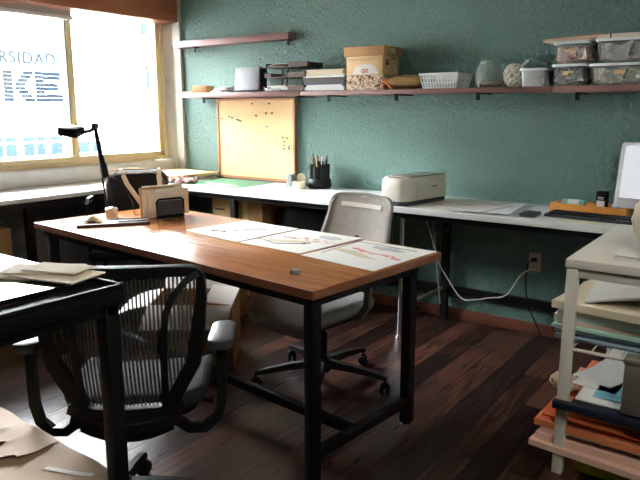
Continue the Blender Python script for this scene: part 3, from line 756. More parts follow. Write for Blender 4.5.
MB().box((0, 0, .365), (.225, .3, .73), bev=.004).build('body', M['card'], cb)
MB().box((-.05, -.151, .365), (.05, .003, .73)).build('packing_tape', M['cardl'], cb)
dk = thing('dark_block', 'dark rounded block standing under the white wall desk behind the grey chair', 'case', (-2.66, 3.64, 0))  # plain black rounded block with a loop, standing in for a dark area
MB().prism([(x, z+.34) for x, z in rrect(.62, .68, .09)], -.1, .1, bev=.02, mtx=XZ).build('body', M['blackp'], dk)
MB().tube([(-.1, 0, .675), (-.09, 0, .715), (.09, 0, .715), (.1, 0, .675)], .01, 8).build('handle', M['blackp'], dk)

# ================================================================ power and cables
ou = thing('wall_outlet', 'ivory double wall outlet on the green wall under the white desk', 'outlet', (-1.175, YB, .452))
MB().box((0, -.003, 0), (.074, .006, .115), bev=.002).build('plate', M['outlet'], ou)
for zz in (.022, -.026):
    k = MB().prism([(x, z+zz) for x, z in rrect(.034, .03, .012)], .006, .009, mtx=XZ).build('socket', M['outlet'], ou)
    MB().box((-.007, -.0095, zz), (.002, .001, .01)).box((.007, -.0095, zz), (.002, .001, .01)).build('slot', M['black'], k)
pc1 = thing('power_cord', 'black power cord plugged into the ivory outlet and dropping to the floor', 'cord', (-1.175, YB, .47))
MB().box((0, -.022, .0), (.03, .03, .022), bev=.006).build('plug', M['blackp'], pc1)
MB().tube([(0, -.03, 0), (-.03, -.035, -.02), (-.04, -.03, -.08), (-.035, -.03, -.2), (-.01, -.04, -.3), (.05, -.06, -.39), (.1, -.09, -.462), (.2, -.15, -.464)], .0045, 6).build('cable', M['blackp'], pc1)
def cable(name, pts, r, m, label):
    # smooth through the points
    out = []
    P = [Vector(p) for p in pts]
    for i in range(len(P)-1):
        p0 = P[max(i-1, 0)]; p1 = P[i]; p2 = P[i+1]; p3 = P[min(i+2, len(P)-1)]
        for k in range(6):
            t = k/6; out.append(.5*((2*p1)+(p2-p0)*t+(2*p0-5*p1+4*p2-p3)*t*t+(-p0+3*p1-3*p2+p3)*t**3))
    out.append(P[-1])
    return one(MB().tube(out, r, 6), name, m, label, 'cable')
cable('cable', [(-1.84, 3.62, .776), (-1.83, 3.75, .6), (-1.793, 3.8, .406), (-1.724, 3.8, .295), (-1.62, 3.8, .17), (-1.545, 3.8, .163), (-1.433, 3.8, .196), (-1.319, 3.8, .235), (-1.245, 3.81, .362), (-1.187, 3.83, .414), (-1.165, 3.85, .425)], .004, M['cable_w'], 'white cable sagging from under the desk to the ivory outlet')
cable('cable', [(-2.0, 3.82, .50), (-1.965, 3.8, .507), (-1.87, 3.8, .531), (-1.778, 3.79, .569), (-1.71, 3.78, .622), (-1.66, 3.77, .775)], .0045, M['cable_g'], 'short grey cable under the white desk behind the chrome leg')
cable('cable', [(-1.5, 3.78, .776), (-1.463, 3.8, .648), (-1.348, 3.8, .636), (-1.254, 3.8, .609), (-1.181, 3.8, .605), (-1.086, 3.8, .592), (-.989, 3.8, .598), (-.925, 3.8, .629), (-.85, 3.79, .776)], .0045, M['cable_g'], 'long grey cable looping under the white desk above the outlet')
pk = MB()
for k in range(6):
    x = -2.14+.045*k; pk.tube([(x, 3.82, .50), (x+.01, 3.79, .56), (x+.03, 3.8, .51)], .004, 5)
pk.tube([(-2.17, 3.82, .50), (-1.9, 3.82, .50)], .006, 6)
# ================================================================ things on the white wall desk
DZ = .8105
yb_ = one(MB().box((0, 0, .008), (.5, .42, .016), bev=.002), 'drawing_board', M['cardl'], 'pale yellow board lying flat in the corner below the cork board', 'board', (-4.06, 3.635, .845), rad(-3))
bk = thing('book', 'thin dark book under the pale yellow board in the corner', 'book', (-4.06, 3.645, .8215), rad(-2))
MB().box((0, 0, .0105), (.4, .34, .017)).build('pages', M['paper'], bk)
MB().box((0, 0, .0011), (.41, .35, .0022)).box((0, 0, .0208), (.41, .35, .0022)).box((-.205, 0, .011), (.003, .35, .022)).build('cover', M['darkwood'], bk)
def crumple(u, v):
    return ((u-.5)*.26, (v-.5)*.16, .014+.012*math.sin(u*19+v*3)*math.sin(v*15)+.01*math.sin(u*31-v*9))
one(MB().sheet(crumple, 26, 18, .004), 'scarf', M['red'], 'crumpled red and white cloth on the desk left of the green cutting mat', 'cloth', (-3.78, 3.40, .8235), rad(8))
mt = thing('cutting_mat', 'green cutting mat lying on the white desk below the cork board', 'cutting mat', (-3.45, 3.60, DZ), rad(0))
MB().prism(rrect(.56, .40, .012), 0, .003).build('mat', M['green'], mt)
gl = MB()
for k in range(-4, 5): gl.box((k*.06, 0, .0032), (.001, .37, .0003))
for k in range(-3, 4): gl.box((0, k*.055, .0032), (.53, .001, .0003))
gl.build('grid_lines', mat('mat_grid', (120, 160, 130), .6), mt)
def set_square(label, loc, rz, s):
    b = MB(); out = [(0, 0), (s, 0), (0, s*.6)]; k = .26
    a, c, e = [Vector((x, y)) for x, y in out]; cen = (a+c+e)/3
    inn = [cen+(p-cen)*(1-k*1.6) for p in (a, c, e)]
    P = [a, c, e]
    for i in range(3):
        j = (i+1) % 3; b.prism([tuple(P[i]), tuple(P[j]), tuple(inn[j]), tuple(inn[i])], 0, .0025)
    return one(b, 'set_square', M['ruler'], label, 'ruler', loc, rz)
set_square('yellowed set square lying on the front edge of the green cutting mat', (-3.42, 3.395, DZ+.0035), rad(20), .2)
one(MB().box((0, 0, .001), (.2, .03, .002), bev=.0006), 'ruler', M['ruler'], 'short yellowed ruler lying across the green cutting mat beside the set square', 'ruler', (-3.50, 3.47, DZ+.0035), rad(-20))

# pen carousel
pn = thing('pen_holder', 'black round pen holder full of pens on the white desk', 'pen holder', (-2.712, 3.755, DZ))
MB().lathe([(.082, 0), (.085, .006), (.085, .055), (.078, .066), (.03, .066)], (0, 0, 0), 28).build('base', M['blackp'], pn)
cups = []
for k in range(8):
    a = rad(45*k+10); cx, cy = .052*math.cos(a), .052*math.sin(a); h = .17 if k % 2 else .155
    c = MB().lathe([(.024, .066), (.026, h), (.023, h), (.021, h-.03), (0, h-.03)], (cx, cy, 0), 14).build('cup', M['blackp'], pn); cups.append((cx, cy, h))
MB().lathe([(.024, .066), (.024, .19), (.02, .19), (.02, .16), (0, .16)], (0, 0, 0), 14).build('cup', M['blackp'], pn)
pcol = ['blackp', 'grey', 'pencil', 'machdark', 'white', 'darkwood', 'tan', 'blackp', 'greyframe', 'lidw']
pcn = ['black pen', 'grey pen', 'wooden pencil', 'slate marker', 'white pen', 'dark brown brush', 'tan pencil', 'slim black pen', 'light grey pen', 'bright white marker']
places = [(cups[i % 8][0]+R.uniform(-.008, .008), cups[i % 8][1]+R.uniform(-.008, .008), cups[i % 8][2]) for i in range(8)]+[(0, -.005, .18), (.004, .006, .18)]
for i in range(20):
    x, y, h = places[i % 10]; q = 1 if i < 10 else -1
    hh = R.uniform(.05, .075)
    dx, dy = x*.10+R.uniform(-.006, .006), y*.10+R.uniform(-.006, .006)
    one(MB().tube([(0, 0, 0), (dx*.7, dy*.7, hh+.018), (dx, dy, hh+.028)], [.0042, .0042, .0015], 7), 'pen', M[pcol[(i*7+i//10) % 10]],
        'pen standing in the black round pen holder', 'pen', (-2.712+x+q*.006, 3.755+y, DZ+h-.028), group='pens in the round pen holder')
# tape, small box, ball
one(MB().lathe([(.030, 0), (.047, 0), (.047, .05), (.030, .05), (.030, 0)], (0, 0, 0), 28), 'tape_roll', M['tapep'], 'cream roll of masking tape on the white desk beside the pen holder', 'tape', (-2.80, 3.63, DZ))
gb = thing('dispenser_box', 'small grey upright box on the white desk under the right edge of the cork board', 'box', (-2.93, 3.70, DZ), rad(10))
MB().box((0, 0, .045), (.045, .06, .09), bev=.004).build('body', M['grey'], gb)
MB().box((0, 0, .0905), (.03, .04, .002)).build('lid', M['greyframe'], gb)
ts = thing('tape_dispenser', 'dark tape dispenser with a pale roll beside the black pen holder', 'tape dispenser', (-2.86, 3.765, DZ), rad(20))
MB().prism([(-.06, 0), (.07, 0), (.07, .03), (.03, .02), (-.02, .035), (-.06, .03)], -.025, .025, bev=.004, mtx=XZ).build('body', M['machdark'], ts)
MB().lathe([(.012, -.01), (.034, -.01), (.034, .01), (.012, .01)], (-.02, 0, .062), 20, axis=(0, 1, 0)).build('roll', M['cream'], ts)

# cutting machine
cm = thing('cutting_machine', 'cream desktop cutting machine with grey lid on the white desk', 'machine', (-1.82, 3.51, DZ), rad(82))
# local x = long axis, local -y = the side seen
Lm, Wm, Hm = .47, .2, .165
MB().prism(rrect(Lm*.97, Wm*.9, .05), 0, .028, bev=.004).build('base', M['machdark'], cm)
def mbody():
    b = MB(); bm = b.bm; rings = []
    for z, k, ky in ((.027, .985, .95), (.034, 1, 1), (.11, 1, 1), (.145, .985, .97), (.158, .955, .9), (.163, .93, .85)):
        rings.append([bm.verts.new((x*k, y*ky, z)) for x, y in rrect(Lm, Wm, .06, 6)])
    for a, c in zip(rings, rings[1:]):
        for k in range(len(a)): bm.faces.new((a[k], a[(k+1) % len(a)], c[(k+1) % len(a)], c[k]))
    bm.faces.new(rings[0][::-1]); bm.faces.new(rings[-1]); return b
mbody().build('body', M['cutter'], cm, sharp=50)
MB().prism([(x+.035, y) for x, y in rrect(.35, .165, .02)], .161, .169, bev=.002).build('lid', M['cutlid'], cm)
MB().prism([(x-.20, y) for x, y in rrect(.045, .10, .02)], .161, .166, bev=.002).build('button_panel', M['greyframe'], cm)
MB().box((.06, -.1005, .10), (.07, .002, .009)).build('badge', M['greyframe'], cm)
MB().box((-.115, -.1003, .085), (.0015, .002, .09)).build('seam', M['greyframe'], cm)

# loose sheets on the desk
SH = [(-1.47, 3.52, .42, .50, 4, 'paper', 'large white sheet, lowest of the loose sheets on the white desk'),
      (-1.40, 3.56, .42, .46, -4, 'paper', 'white sheet second from the bottom on the white desk by the cutting machine'),
      (-1.36, 3.50, .36, .44, 8, 'lidw', 'bluish white sheet on top of the loose sheets on the white desk'),
      (-1.42, 3.46, .30, .36, -10, 'paper', 'smaller white sheet askew on the loose pile on the white desk')]
z = DZ
for x, y, w, dp, a, m, lab in SH:
    one(MB().sheet(lambda u, v: ((u-.5)*w, (v-.5)*dp, .002+.002*math.sin(u*4)*v), 6, 6, .0018), 'loose_sheet', M[m], lab, 'paper', (x, y, z), rad(a)); z += .0042
one(MB().sheet(lambda u, v: ((u-.5)*.12, (v-.5)*.07, .004+.02*(1-u)**3), 8, 3, .001), 'paper_scrap', M['paper'], 'small curled white paper scrap at the front of the loose sheets', 'paper', (-1.50, 3.30, DZ+.001), rad(-25))
ph = thing('phone', 'black square hard drive lying on the white desk left of the keyboard', 'hard drive', (-1.075, 3.40, DZ), rad(4))
MB().prism(rrect(.085, .15, .012), 0, .016, bev=.003).build('case', M['machdark'], ph); ph.name = 'hard_drive'
# keyboard
kb = thing('keyboard', 'black computer keyboard on the white desk in front of the orange tray', 'keyboard', (-.785, 3.475, DZ), rad(-4))
MB().prism(rrect(.44, .155, .012), 0, .016, bev=.004).build('case', M['machdark'], kb)
kc = 0
for r_ in range(5):
    n_ = 15 if r_ else 5
    for c in range(n_):
        w = .0235 if r_ else (.12 if c == 2 else .036)
        if r_: x = -.196+.028*c
        else: x = (-.18, -.135, -.03, .075, .12)[c]
        MB().box((x, -.055+.027*r_, .0185), (w, .0225, .008), bev=.002, seg=1).build('key', M['blackp'], kb)
# orange wooden tray with small things
ot = thing('wooden_tray', 'orange wooden desk tray behind the keyboard', 'tray', (-.84, 3.705, DZ), rad(-4))
Wt, Dt, Ht = .40, .16, .045
MB().box((0, 0, .004), (Wt, Dt, .008)).build('bottom', M['tray'], ot)
for n_, c, s in (('front_panel', (0, -Dt/2+.006, Ht/2), (Wt, .012, Ht)), ('back_panel', (0, Dt/2-.006, Ht/2), (Wt, .012, Ht)), ('side_panel', (-Wt/2+.006, 0, Ht/2), (.012, Dt-.02, Ht)), ('side_panel', (Wt/2-.006, 0, Ht/2), (.012, Dt-.02, Ht)), ('divider', (.02, 0, Ht/2-.004), (.008, Dt-.024, Ht-.01))):
    MB().box(c, s, bev=.002).build(n_, M['tray'], ot)
tz = DZ+.0085
tc_ = thing('glue_tube', 'teal and white tube lying in the orange wooden tray', 'tube', (-.93, 3.69, tz+.024), rad(-2))
MB().tube([(-.06, 0, .012), (.06, 0, .012)], .021, 14).build('body', M['teal'], tc_)
MB().tube([(-.085, 0, .012), (-.062, 0, .012)], .015, 12).build('cap', M['frame_wood'], tc_)
MB().tube([(-.03, .0, .012), (.03, .0, .012)], .0216, 14).build('label_band', M['lidw'], tc_)
bx = thing('ink_box', 'small black box with a white label standing in the orange wooden tray', 'box', (-.79, 3.715, tz), rad(-6))
MB().box((0, 0, .055), (.052, .05, .11), bev=.002).build('body', M['blackp'], bx)
MB().box((.0, -.026, .035), (.042, .002, .05)).build('label', M['paper'], bx)
MB().box((.0, -.0275, .078), (.03, .001, .004)).box((.0, -.0275, .07), (.03, .001, .003)).build('print', M['paper'], bx)
for k, (x, lab) in enumerate(((-.715, 'left small mint and white box in the orange wooden tray'), (-.677, 'right small mint and white box in the orange wooden tray'))):
    b = thing('eraser_box', lab, 'box', (x, 3.70, tz), rad(-4))
    MB().box((0, 0, .027), (.034, .05, .054), bev=.003).build('body', M['teal'], b)
    MB().box((0, -.0252, .032), (.03, .002, .03)).build('label', M['lidw'], b)
# thin pale cards in front of the keyboard
for k, (x, y, w, a, m, lab) in enumerate(((-.80, 3.335, .20, -3, 'ruler', 'thin yellowish card strip on the white desk before the keyboard'), (-.62, 3.345, .20, -2, 'paper', 'thin white card strip on the white desk right of the yellowish strip'))):
    one(MB().box((0, 0, .0012), (w, .045, .0022)), 'card_strip', M[m], lab, 'card', (x, y, DZ), rad(a))
# all-in-one monitor, lit
mo = thing('monitor', 'white framed computer monitor with a lit screen at the right end of the desk', 'monitor', (-.485, 3.62, DZ), rad(-12))
MB().prism([(x, z+.215) for x, z in rrect(.48, .34, .02)], -.02, .02, bev=.006, mtx=Matrix.Rotation(rad(-7), 4, 'X') @ XZ).build('housing', M['bezel'], mo)
scr = MB().prism([(x, z+.232) for x, z in rrect(.43, .27, .004)], .0205, .0215, mtx=Matrix.Rotation(rad(-7), 4, 'X') @ XZ).build('screen', M['screen'], mo)
MB().box((0, .05, .10), (.08, .015, .2), rx=rad(-8)).box((0, .045, .004), (.2, .16, .008), bev=.003).build('stand', M['steel'], mo)

# ================================================================ cork board on the wall side of the desk
cbd = thing('cork_board', 'tall cork pin board with wooden frame leaning on the green wall', 'pin board', (-3.40, YB-.022, DZ+.012))
Wc, Hc = .80, .625
MB().box((0, 0, Hc/2), (Wc-.02, .012, Hc-.02)).build('cork', M['cork'], cbd)
fr2 = MB()
fr2.box((0, 0, Hc-.008), (Wc, .024, .016)).box((0, 0, .008), (Wc, .024, .016)).box((-Wc/2+.008, 0, Hc/2), (.016, .024, Hc-.03)).box((Wc/2-.008, 0, Hc/2), (.016, .024, Hc-.03))
fr2.build('frame', M['frame_wood'], cbd)
pin = None
for x, z in ((-3.737, 1.288), (-3.659, 1.305), (-3.626, 1.297), (-3.573, 1.282), (-3.551, 1.276), (-3.531, 1.271), (-3.373, 1.314), (-3.271, 1.333), (-3.211, 1.334), (-3.239, 1.404), (-3.411, 1.405), (-3.263, 1.232), (-3.107, 1.152), (-3.068, 1.15), (-3.097, 1.123), (-3.098, 1.093), (-3.05, 1.087), (-3.098, 1.07), (-3.05, 1.072), (-3.68, 1.042)):
    if pin is None:
        pin = one(MB().lathe([(.0015, 0), (.0015, .006), (.006, .007), (.004, .012), (.0065, .018), (0, .019)], (0, 0, 0), 8, axis=(0, -1, .25)), 'push_pin', M['machdark'], 'small dark push pin stuck in the cork board', 'pin', group='push pins in the cork board'); p = pin
    else:
        p = pin.copy(); COL.objects.link(p)
    p.location = (x, YB-.0285, z)
one(MB().box((0, 0, .006), (.9, .035, .012)), 'support_strip', M['darkwood'], 'dark strip under the cork board at the back of the white desk', 'strip', (-3.35, YB-.03, DZ), 0)

# ================================================================ shelves
SZ = 1.49
def shelf(name, x0, x1, z, label, brk, th=.036, y0=3.62):
    s = thing(name, label, 'shelf', ((x0+x1)/2, 0, z))
    MB().box((0, (y0+YB)/2, -th/2), (x1-x0, YB-y0-.002, th), bev=.002).build('board', M['pinkwood'], s)
    for bx_ in brk:
        q = bx_-(x0+x1)/2
        MB().box((q, (y0+YB)/2, -th-.004), (.018, YB-y0-.03, .008)).box((q, y0+.03, -th-.022), (.02, .008, .04)).build('bracket', M['black'], s)
    return s
shelf('wall_shelf', -4.03, -2.79, SZ, 'left board of the long wooden shelf above the cork board', [-3.75, -2.83])
shelf('wall_shelf', -2.785, -1.075, SZ-.004, 'middle board of the long wooden shelf carrying boxes and basket', [-2.56, -2.04, -1.50], .028)
shelf('wall_shelf', -1.07, .3, SZ-.004, 'right board of the long wooden shelf carrying the clear plastic boxes', [-.945, .1], .034)
shelf('wall_shelf', -4.226, -3.009, 1.909, 'short empty wooden shelf near the window above the long shelf', [-4.0, -3.03], .048, 3.78)

# --- left part of the shelf
sz = SZ+.0008
one(MB().box((0, 0, .028), (.14, .10, .056), bev=.003), 'cardboard_block', M['card'], 'small tan box on the long shelf near the window', 'box', (-3.82, 3.715, sz), rad(8))
one(MB().box((0, 0, .006), (.12, .13, .012), bev=.003), 'tan_pad', M['cardl'], 'flat tan pad left of the small tan box on the long shelf', 'pad', (-3.955, 3.72, sz), rad(4))
z = sz
for k, (a, m, lab) in enumerate(((4, 'lidw', 'white booklet lowest of three left of the grey box file'), (-5, 'paper', 'white booklet in the middle of three left of the grey box file'), (9, 'lidw', 'white booklet topmost of three left of the grey box file'))):
    one(MB().box((0, 0, .005), (.18-.01*k, .13, .009), bev=.001, ry=rad(-3*k)), 'booklet', M[m], lab, 'booklet', (-3.60+.012*k, 3.73, z+.005*(k > 0)+.004*(k > 1)), rad(a)); z += .0095
gf = thing('box_file', 'square grey box file standing on the long shelf', 'box file', (-3.32, 3.72, sz), rad(-3))
MB().box((0, 0, .09), (.25, .09, .17), bev=.003, rx=rad(-5)).build('body', M['grey'], gf)
MB().box((.1265, 0, .09), (.003, .075, .15)).build('spine', M['machdark'], gf)
gf.location.z += .002
# wooden letter trays, two levels
lt = thing('letter_tray', 'dark wooden two-level letter tray with papers on the long shelf', 'letter tray', (-2.945, 3.74, sz))
def tray_level(z, dx=0):
    t = MB().box((dx, 0, z+.004), (.36, .2, .008)).box((dx-.178, 0, z+.018), (.006, .2, .036)).box((dx+.178, 0, z+.018), (.006, .2, .036)).box((dx, .097, z+.018), (.36, .006, .036))
    t.box((dx+.11, -.098, z+.018), (.14, .006, .036)).box((dx-.15, -.098, z+.014), (.06, .006, .028))
    return t
tray_level(.0).build('tray', M['darkwood'], lt)
tray_level(.092, .01).build('tray', M['darkwood'], lt)
for x, y in ((-.16, .08), (.16, .08), (.02, -.09), (.16, -.09)): MB().tube([(x, y, .03), (x+.01, y, .095)], .005, 6).build('riser', M['black'], lt)
MB().tube([(.03, -.09, .125), (.05, -.09, .165)], .005, 6).tube([(.17, .08, .125), (.17, .08, .165)], .005, 6).tube([(-.15, .08, .125), (-.15, .08, .165)], .005, 6).build('riser', M['black'], lt)
MB().box((.02, 0, .166), (.36, .2, .008)).box((.13, -.098, .182), (.17, .006, .034)).box((.02, .097, .18), (.36, .006, .03)).box((-.157, 0, .178), (.006, .2, .026)).box((.197, 0, .18), (.006, .2, .03)).build('tray', M['darkwood'], lt)
MB().box((0, 0, 0), (.26, .15, .03)).build('x', M['paper'], None)
tag(bpy.data.objects['x'], 'white paper bundle in the lower level of the dark letter tray', 'papers'); bpy.data.objects['x'].location = (-2.98, 3.735, sz+.008+.0165); bpy.data.objects['x'].name = 'paper_bundle'
one(MB().sheet(lambda u, v: (-.15+.26*u, -.09+.16*v, .012+.012*math.sin(u*3)), 10, 4, .004), 'paper_bundle', M['beige'], 'curled beige papers in the top level of the dark letter tray', 'papers', (-2.95, 3.74, sz+.166))
one(MB().tube([(.07*math.cos(t*.5)*(.6+.4*math.sin(t)), .02*math.sin(t*1.7), .012+.006*math.sin(t*1.1)) for t in range(40)], .004, 5), 'cord_tangle', M['lidw'], 'tangled white cord hanging at the front of the dark letter tray', 'cord', (-3.03, 3.625, sz))
# files and books to the right of the tray
bb = sz
for k, (w, dp, h, a, m, lab) in enumerate((
    (.34, .20, .022, 1, 'white', 'white folder, lowest of the stack left of the cardboard archive box'),
    (.30, .19, .014, -2, 'lidw', 'pale folder second in the stack left of the cardboard archive box'),
    (.33, .20, .022, 2, 'machdark', 'dark slate book in the lower half of the stack left of the archive box'),
    (.34, .20, .024, 0, 'darkwood', 'dark green-brown book in the middle of the stack left of the archive box'),
    (.34, .20, .01, -1, 'lidw', 'thin white file in the upper half of the stack left of the archive box'),
    (.33, .19, .014, 2, 'cream', 'cream book third from the top of the stack left of the archive box'),
    (.32, .19, .014, -3, 'beige', 'cream book second from the top of the stack left of the archive box'),
    (.30, .18, .013, 4, 'cream', 'cream book topmost of the stack left of the archive box'))):
    b = thing('book', lab, 'book', (-2.605+.004*(k % 3), 3.745, bb), rad(a*.4))
    MB().box((0, 0, h/2), (w-.006, dp-.006, h-.004)).build('pages', M['paper'], b)
    MB().box((0, 0, .0012), (w, dp, .0022)).box((0, 0, h-.0012), (w, dp, .0022)).box((-w/2+.001, 0, h/2), (.002, dp, h)).box((0, -dp/2+.001, h/2), (w, .0015, h)).build('cover', M[m], b)
    bb += h+.0006

# --- archive box on patterned box
s2 = SZ-.0035
pb = thing('patterned_box', 'patterned cardboard box under the archive box on the long shelf', 'box', (-2.282, 3.755, s2))
MB().box((0, 0, .047), (.28, .2, .094), bev=.002).build('body', M['pattern'], pb)
ab = thing('archive_box', 'cardboard archive box with lid on top of the patterned box', 'box', (-2.282, 3.755, s2+.095))
MB().box((0, 0, .066), (.275, .205, .132), bev=.002).build('body', M['cardl'], ab)
MB().box((0, 0, .148), (.305, .228, .06), bev=.003).build('lid', M['card'], ab)
MB().box((.1535, 0, .152), (.001, .05, .028)).build('lid_label', M['paper'], ab)
MB().prism([(-.09, .004), (.11, .004), (.08, .055), (.045, .066), (-.03, .066), (-.065, .055)], .1033, .104, mtx=XZ).build('white_panel', M['paper'], ab)
MB().text('QIZ', .03, Matrix.Translation((-.022, -.1046, .016)) @ XZ, .0003, 1., .0012).build('lettering', M['redprint'], ab)
MB().box((-.01, -.1035, .1), (.24, .001, .004)).box((-.03, -.1035, .09), (.18, .001, .003)).build('print', M['tan'], ab)
MB().text('A', .06, Matrix.Translation((.1386, .035, .014)) @ YZ, .0003, 1., .003).build('lettering', M['paper'], ab)
MB().box((.1385, -.05, .09), (.001, .05, .006)).box((.1385, -.05, .07), (.001, .035, .02)).box((.1385, 0.03, .105), (.001, .06, .005)).build('print', M['darkwood'], ab)
# brown padded packet, orange scrap
def pil(u, v):
    e = (math.sin(PI*u)**.5)*(math.sin(PI*v)**.5)
    return ((u-.5)*.28, (v-.5)*.19, .046+.044*e+.004*math.sin(u*30)*e+.003*math.sin(v*23+u*9)*e)
pk_ = MB()
t = bmesh.new(); nu, nv = 24, 14
A = [[t.verts.new(pil(i/nu, j/nv)) for j in range(nv+1)] for i in range(nu+1)]
B = [[(A[i][j] if i in (0, nu) or j in (0, nv) else t.verts.new((A[i][j].co.x, A[i][j].co.y, max(0, .046-(A[i][j].co.z-.046)*1.02)))) for j in range(nv+1)] for i in range(nu+1)]
for i in range(nu):
    for j in range(nv):
        t.faces.new((A[i][j], A[i+1][j], A[i+1][j+1], A[i][j+1]))
        q = [B[i][j], B[i][j+1], B[i+1][j+1], B[i+1][j]]
        try: t.faces.new(q)
        except ValueError: pass
pk_._add(t)
one(pk_, 'padded_packet', M['tan'], 'brown paper packet lying on the long shelf between archive box and white basket', 'packet', (-2.02, 3.74, s2+.001), rad(-2))
one(MB().sheet(lambda u, v: ((u-.5)*.07, (v-.5)*.05, .03+.02*math.sin(u*5)+.015*math.sin(v*7)), 8, 8, .01), 'orange_wrapper', M['orange'], 'crumpled orange wrapper between the patterned box and the brown packet', 'wrapper', (-2.115, 3.67, s2+.006))
# basket with lattice sides
bs = thing('plastic_basket', 'white plastic basket with slotted sides on the long shelf', 'basket', (-1.755, 3.75, s2))
b = MB(); w0, d0, w1, d1, h = .21, .17, .25, .21, .085
b.box((0, 0, .003), (w0, d0, .006))
for k in range(13):
    u = -1+2*k/12
    for s in (-1, 1): b.bar([(u*w0/2, s*d0/2, .004), (u*w1/2, s*d1/2, h)], .009, .003, up=(0, 1, 0))
for k in range(7):
    u = -1+2*k/6
    for s in (-1, 1): b.bar([(s*w0/2, u*d0/2, .004), (s*w1/2, u*d1/2, h)], .009, .003, up=(1, 0, 0))
for f in (.0, .36, .68):
    w_, d_ = w0+(w1-w0)*f, d0+(d1-d0)*f
    b.bar([(w_/2, d_/2, .006+f*h), (-w_/2, d_/2, .006+f*h), (-w_/2, -d_/2, .006+f*h), (w_/2, -d_/2, .006+f*h)], .003, .008, closed=True)
b.build('body', M['basket'], bs)
MB().bar([(w1/2, d1/2, h), (-w1/2, d1/2, h), (-w1/2, -d1/2, h), (w1/2, -d1/2, h)], .012, .014, closed=True).build('rim', M['basket'], bs)
one(MB().sheet(lambda u, v: ((u-.5)*.17, (v-.5)*.13, .025+.012*math.sin(u*11)*math.sin(v*9)), 12, 8, .018), 'basket_contents', M['contents3'], 'grey folded things lying in the white slotted basket', 'contents', (-1.755, 3.75, s2+.011), kind='stuff')
# round jars
jr = thing('clear_jar', 'round clear plastic jar lying among the boxes on the long shelf', 'jar', (-1.47, 3.735, s2))
MB().lathe([(.06, 0), (.077, .012), (.084, .04), (.084, .085), (.075, .118), (.062, .132), (.062, .146), (.058, .146), (.058, .13), (.072, .115), (.08, .084), (.08, .04), (.072, .014), (0, .006)], (0, 0, 0), 28).build('body', M['jar'], jr)
MB().lathe([(.065, .140), (.066, .150), (.06, .153), (0, .154)], (0, 0, 0), 24).build('lid', M['jar'], jr)
one(MB().sheet(lambda u, v: ((u-.5)*.1, (v-.5)*.08, .02+.012*math.sin(u*9)*math.sin(v*8)), 10, 8, .01), 'jar_contents', M['pinkp'], 'pink scraps lying inside the clear round jar', 'contents', (-1.475, 3.73, s2+.01), kind='stuff')
bg2 = thing('wrapped_ball', 'ball of twisted paper wrapped in clear plastic bag on the long shelf', 'ball', (-1.322, 3.73, s2))
MB().lathe([(0, .001)]+[(.058*math.sin(rad(a)), .066-.065*math.cos(rad(a))) for a in range(12, 180, 12)]+[(0, .131)], (0, 0, 0), 24).build('ball', M['shell'], bg2)
tw = MB()
for k in range(9):
    a0 = 2*PI*k/9
    tw.tube([(.0585*math.sin(rad(q))*math.cos(a0+q*.02), .0585*math.sin(rad(q))*math.sin(a0+q*.02), .067-.064*math.cos(rad(q))) for q in range(15, 170, 10)], .005, 5)
tw.build('twist', M['paper'], bg2)
MB().sheet(lambda u, v: (.02+.06*v+.01*math.sin(u*9), (u-.5)*.05*(1-.5*v), .10+.055*v), 6, 6, .002).build('bag_neck', M['bag'], bg2)
MB().box((.078, 0, .152), (.012, .014, .012), bev=.002).build('clip', M['blackp'], bg2)

# --- clear plastic storage boxes
def storage(name, label, x, y, z, w, dp, h, m, mc, mlabel, fill=.7, tag_at=None):
    b = thing(name, label, 'storage box', (x, y, z))
    t = bmesh.new(); k = .92
    lo = [(a*k, c*k) for a, c in rrect(w, dp, .02, 4)]; hi = rrect(w, dp, .02, 4)
    for i in range(1):
        r0 = [t.verts.new((a, c, 0)) for a, c in lo]; r1 = [t.verts.new((a, c, h-.008)) for a, c in hi]
        n = len(r0)
        for j in range(n): t.faces.new((r0[j], r0[(j+1) % n], r1[(j+1) % n], r1[j]))
        t.faces.new(r0[::-1])
    MB()._add(t).build('body', m, b)
    ld = MB().prism(rrect(w+.012, dp+.012, .022, 4), h-.009, h, bev=.002)
    ld.build('lid', M['cleark'], b)
    MB().bar([(x, y, h-.006) for x, y in rrect(w+.012, dp+.012, .022, 4)], .006, .013, closed=True).build('rim', M['lidw'], b)
    if mlabel: MB().box((tag_at or 0, -dp/2*.965-.001, h*.58), (.055, .002, .02), rx=rad(-4)).build('label', mlabel, b)
    if mc:
        cw, cd = w*.885, dp*.885
        one(MB().sheet(lambda u, v: ((u-.5)*cw, (v-.5)*cd, h*fill+.012*math.sin(u*13+v*4)*math.sin(v*9+u*3)-.004), 14, 8, h*fill*.82), 'box_contents', mc, 'things packed inside the '+label, 'contents', (x, y, z+.006), kind='stuff')
    return b
storage('plastic_box', 'low milky plastic box right of the wrapped ball on the long shelf', -1.192, 3.745, s2, .132, .2, .098, M['cleark'], M['contents3'], None, .45)
storage('plastic_box', 'lower left clear plastic box with tan label and dark contents on the shelf', -1.0, 3.74, s2, .155, .21, .112, M['clear'], M['contents2'], M['cardl'], .75)
storage('plastic_box', 'lower right clear plastic box with two labels on the shelf', -.745, 3.74, s2, .29, .21, .108, M['clear'], M['contents3'], M['cardl'], .75)
storage('plastic_box', 'upper left clear plastic box with pinkish contents under the flat pink bag', -.995, 3.74, s2+.1125, .165, .21, .115, M['clear'], M['contents1'], M['cardl'], .72)
storage('plastic_box', 'upper right clear plastic box with pink and blue contents on the shelf', -.725, 3.74, s2+.1085, .28, .21, .122, M['clear'], M['contents4'], None, .78)
MB().box((-.65, 3.74-.1015, s2+.04), (.035, .002, .018)).build('label', M['paper'], None)
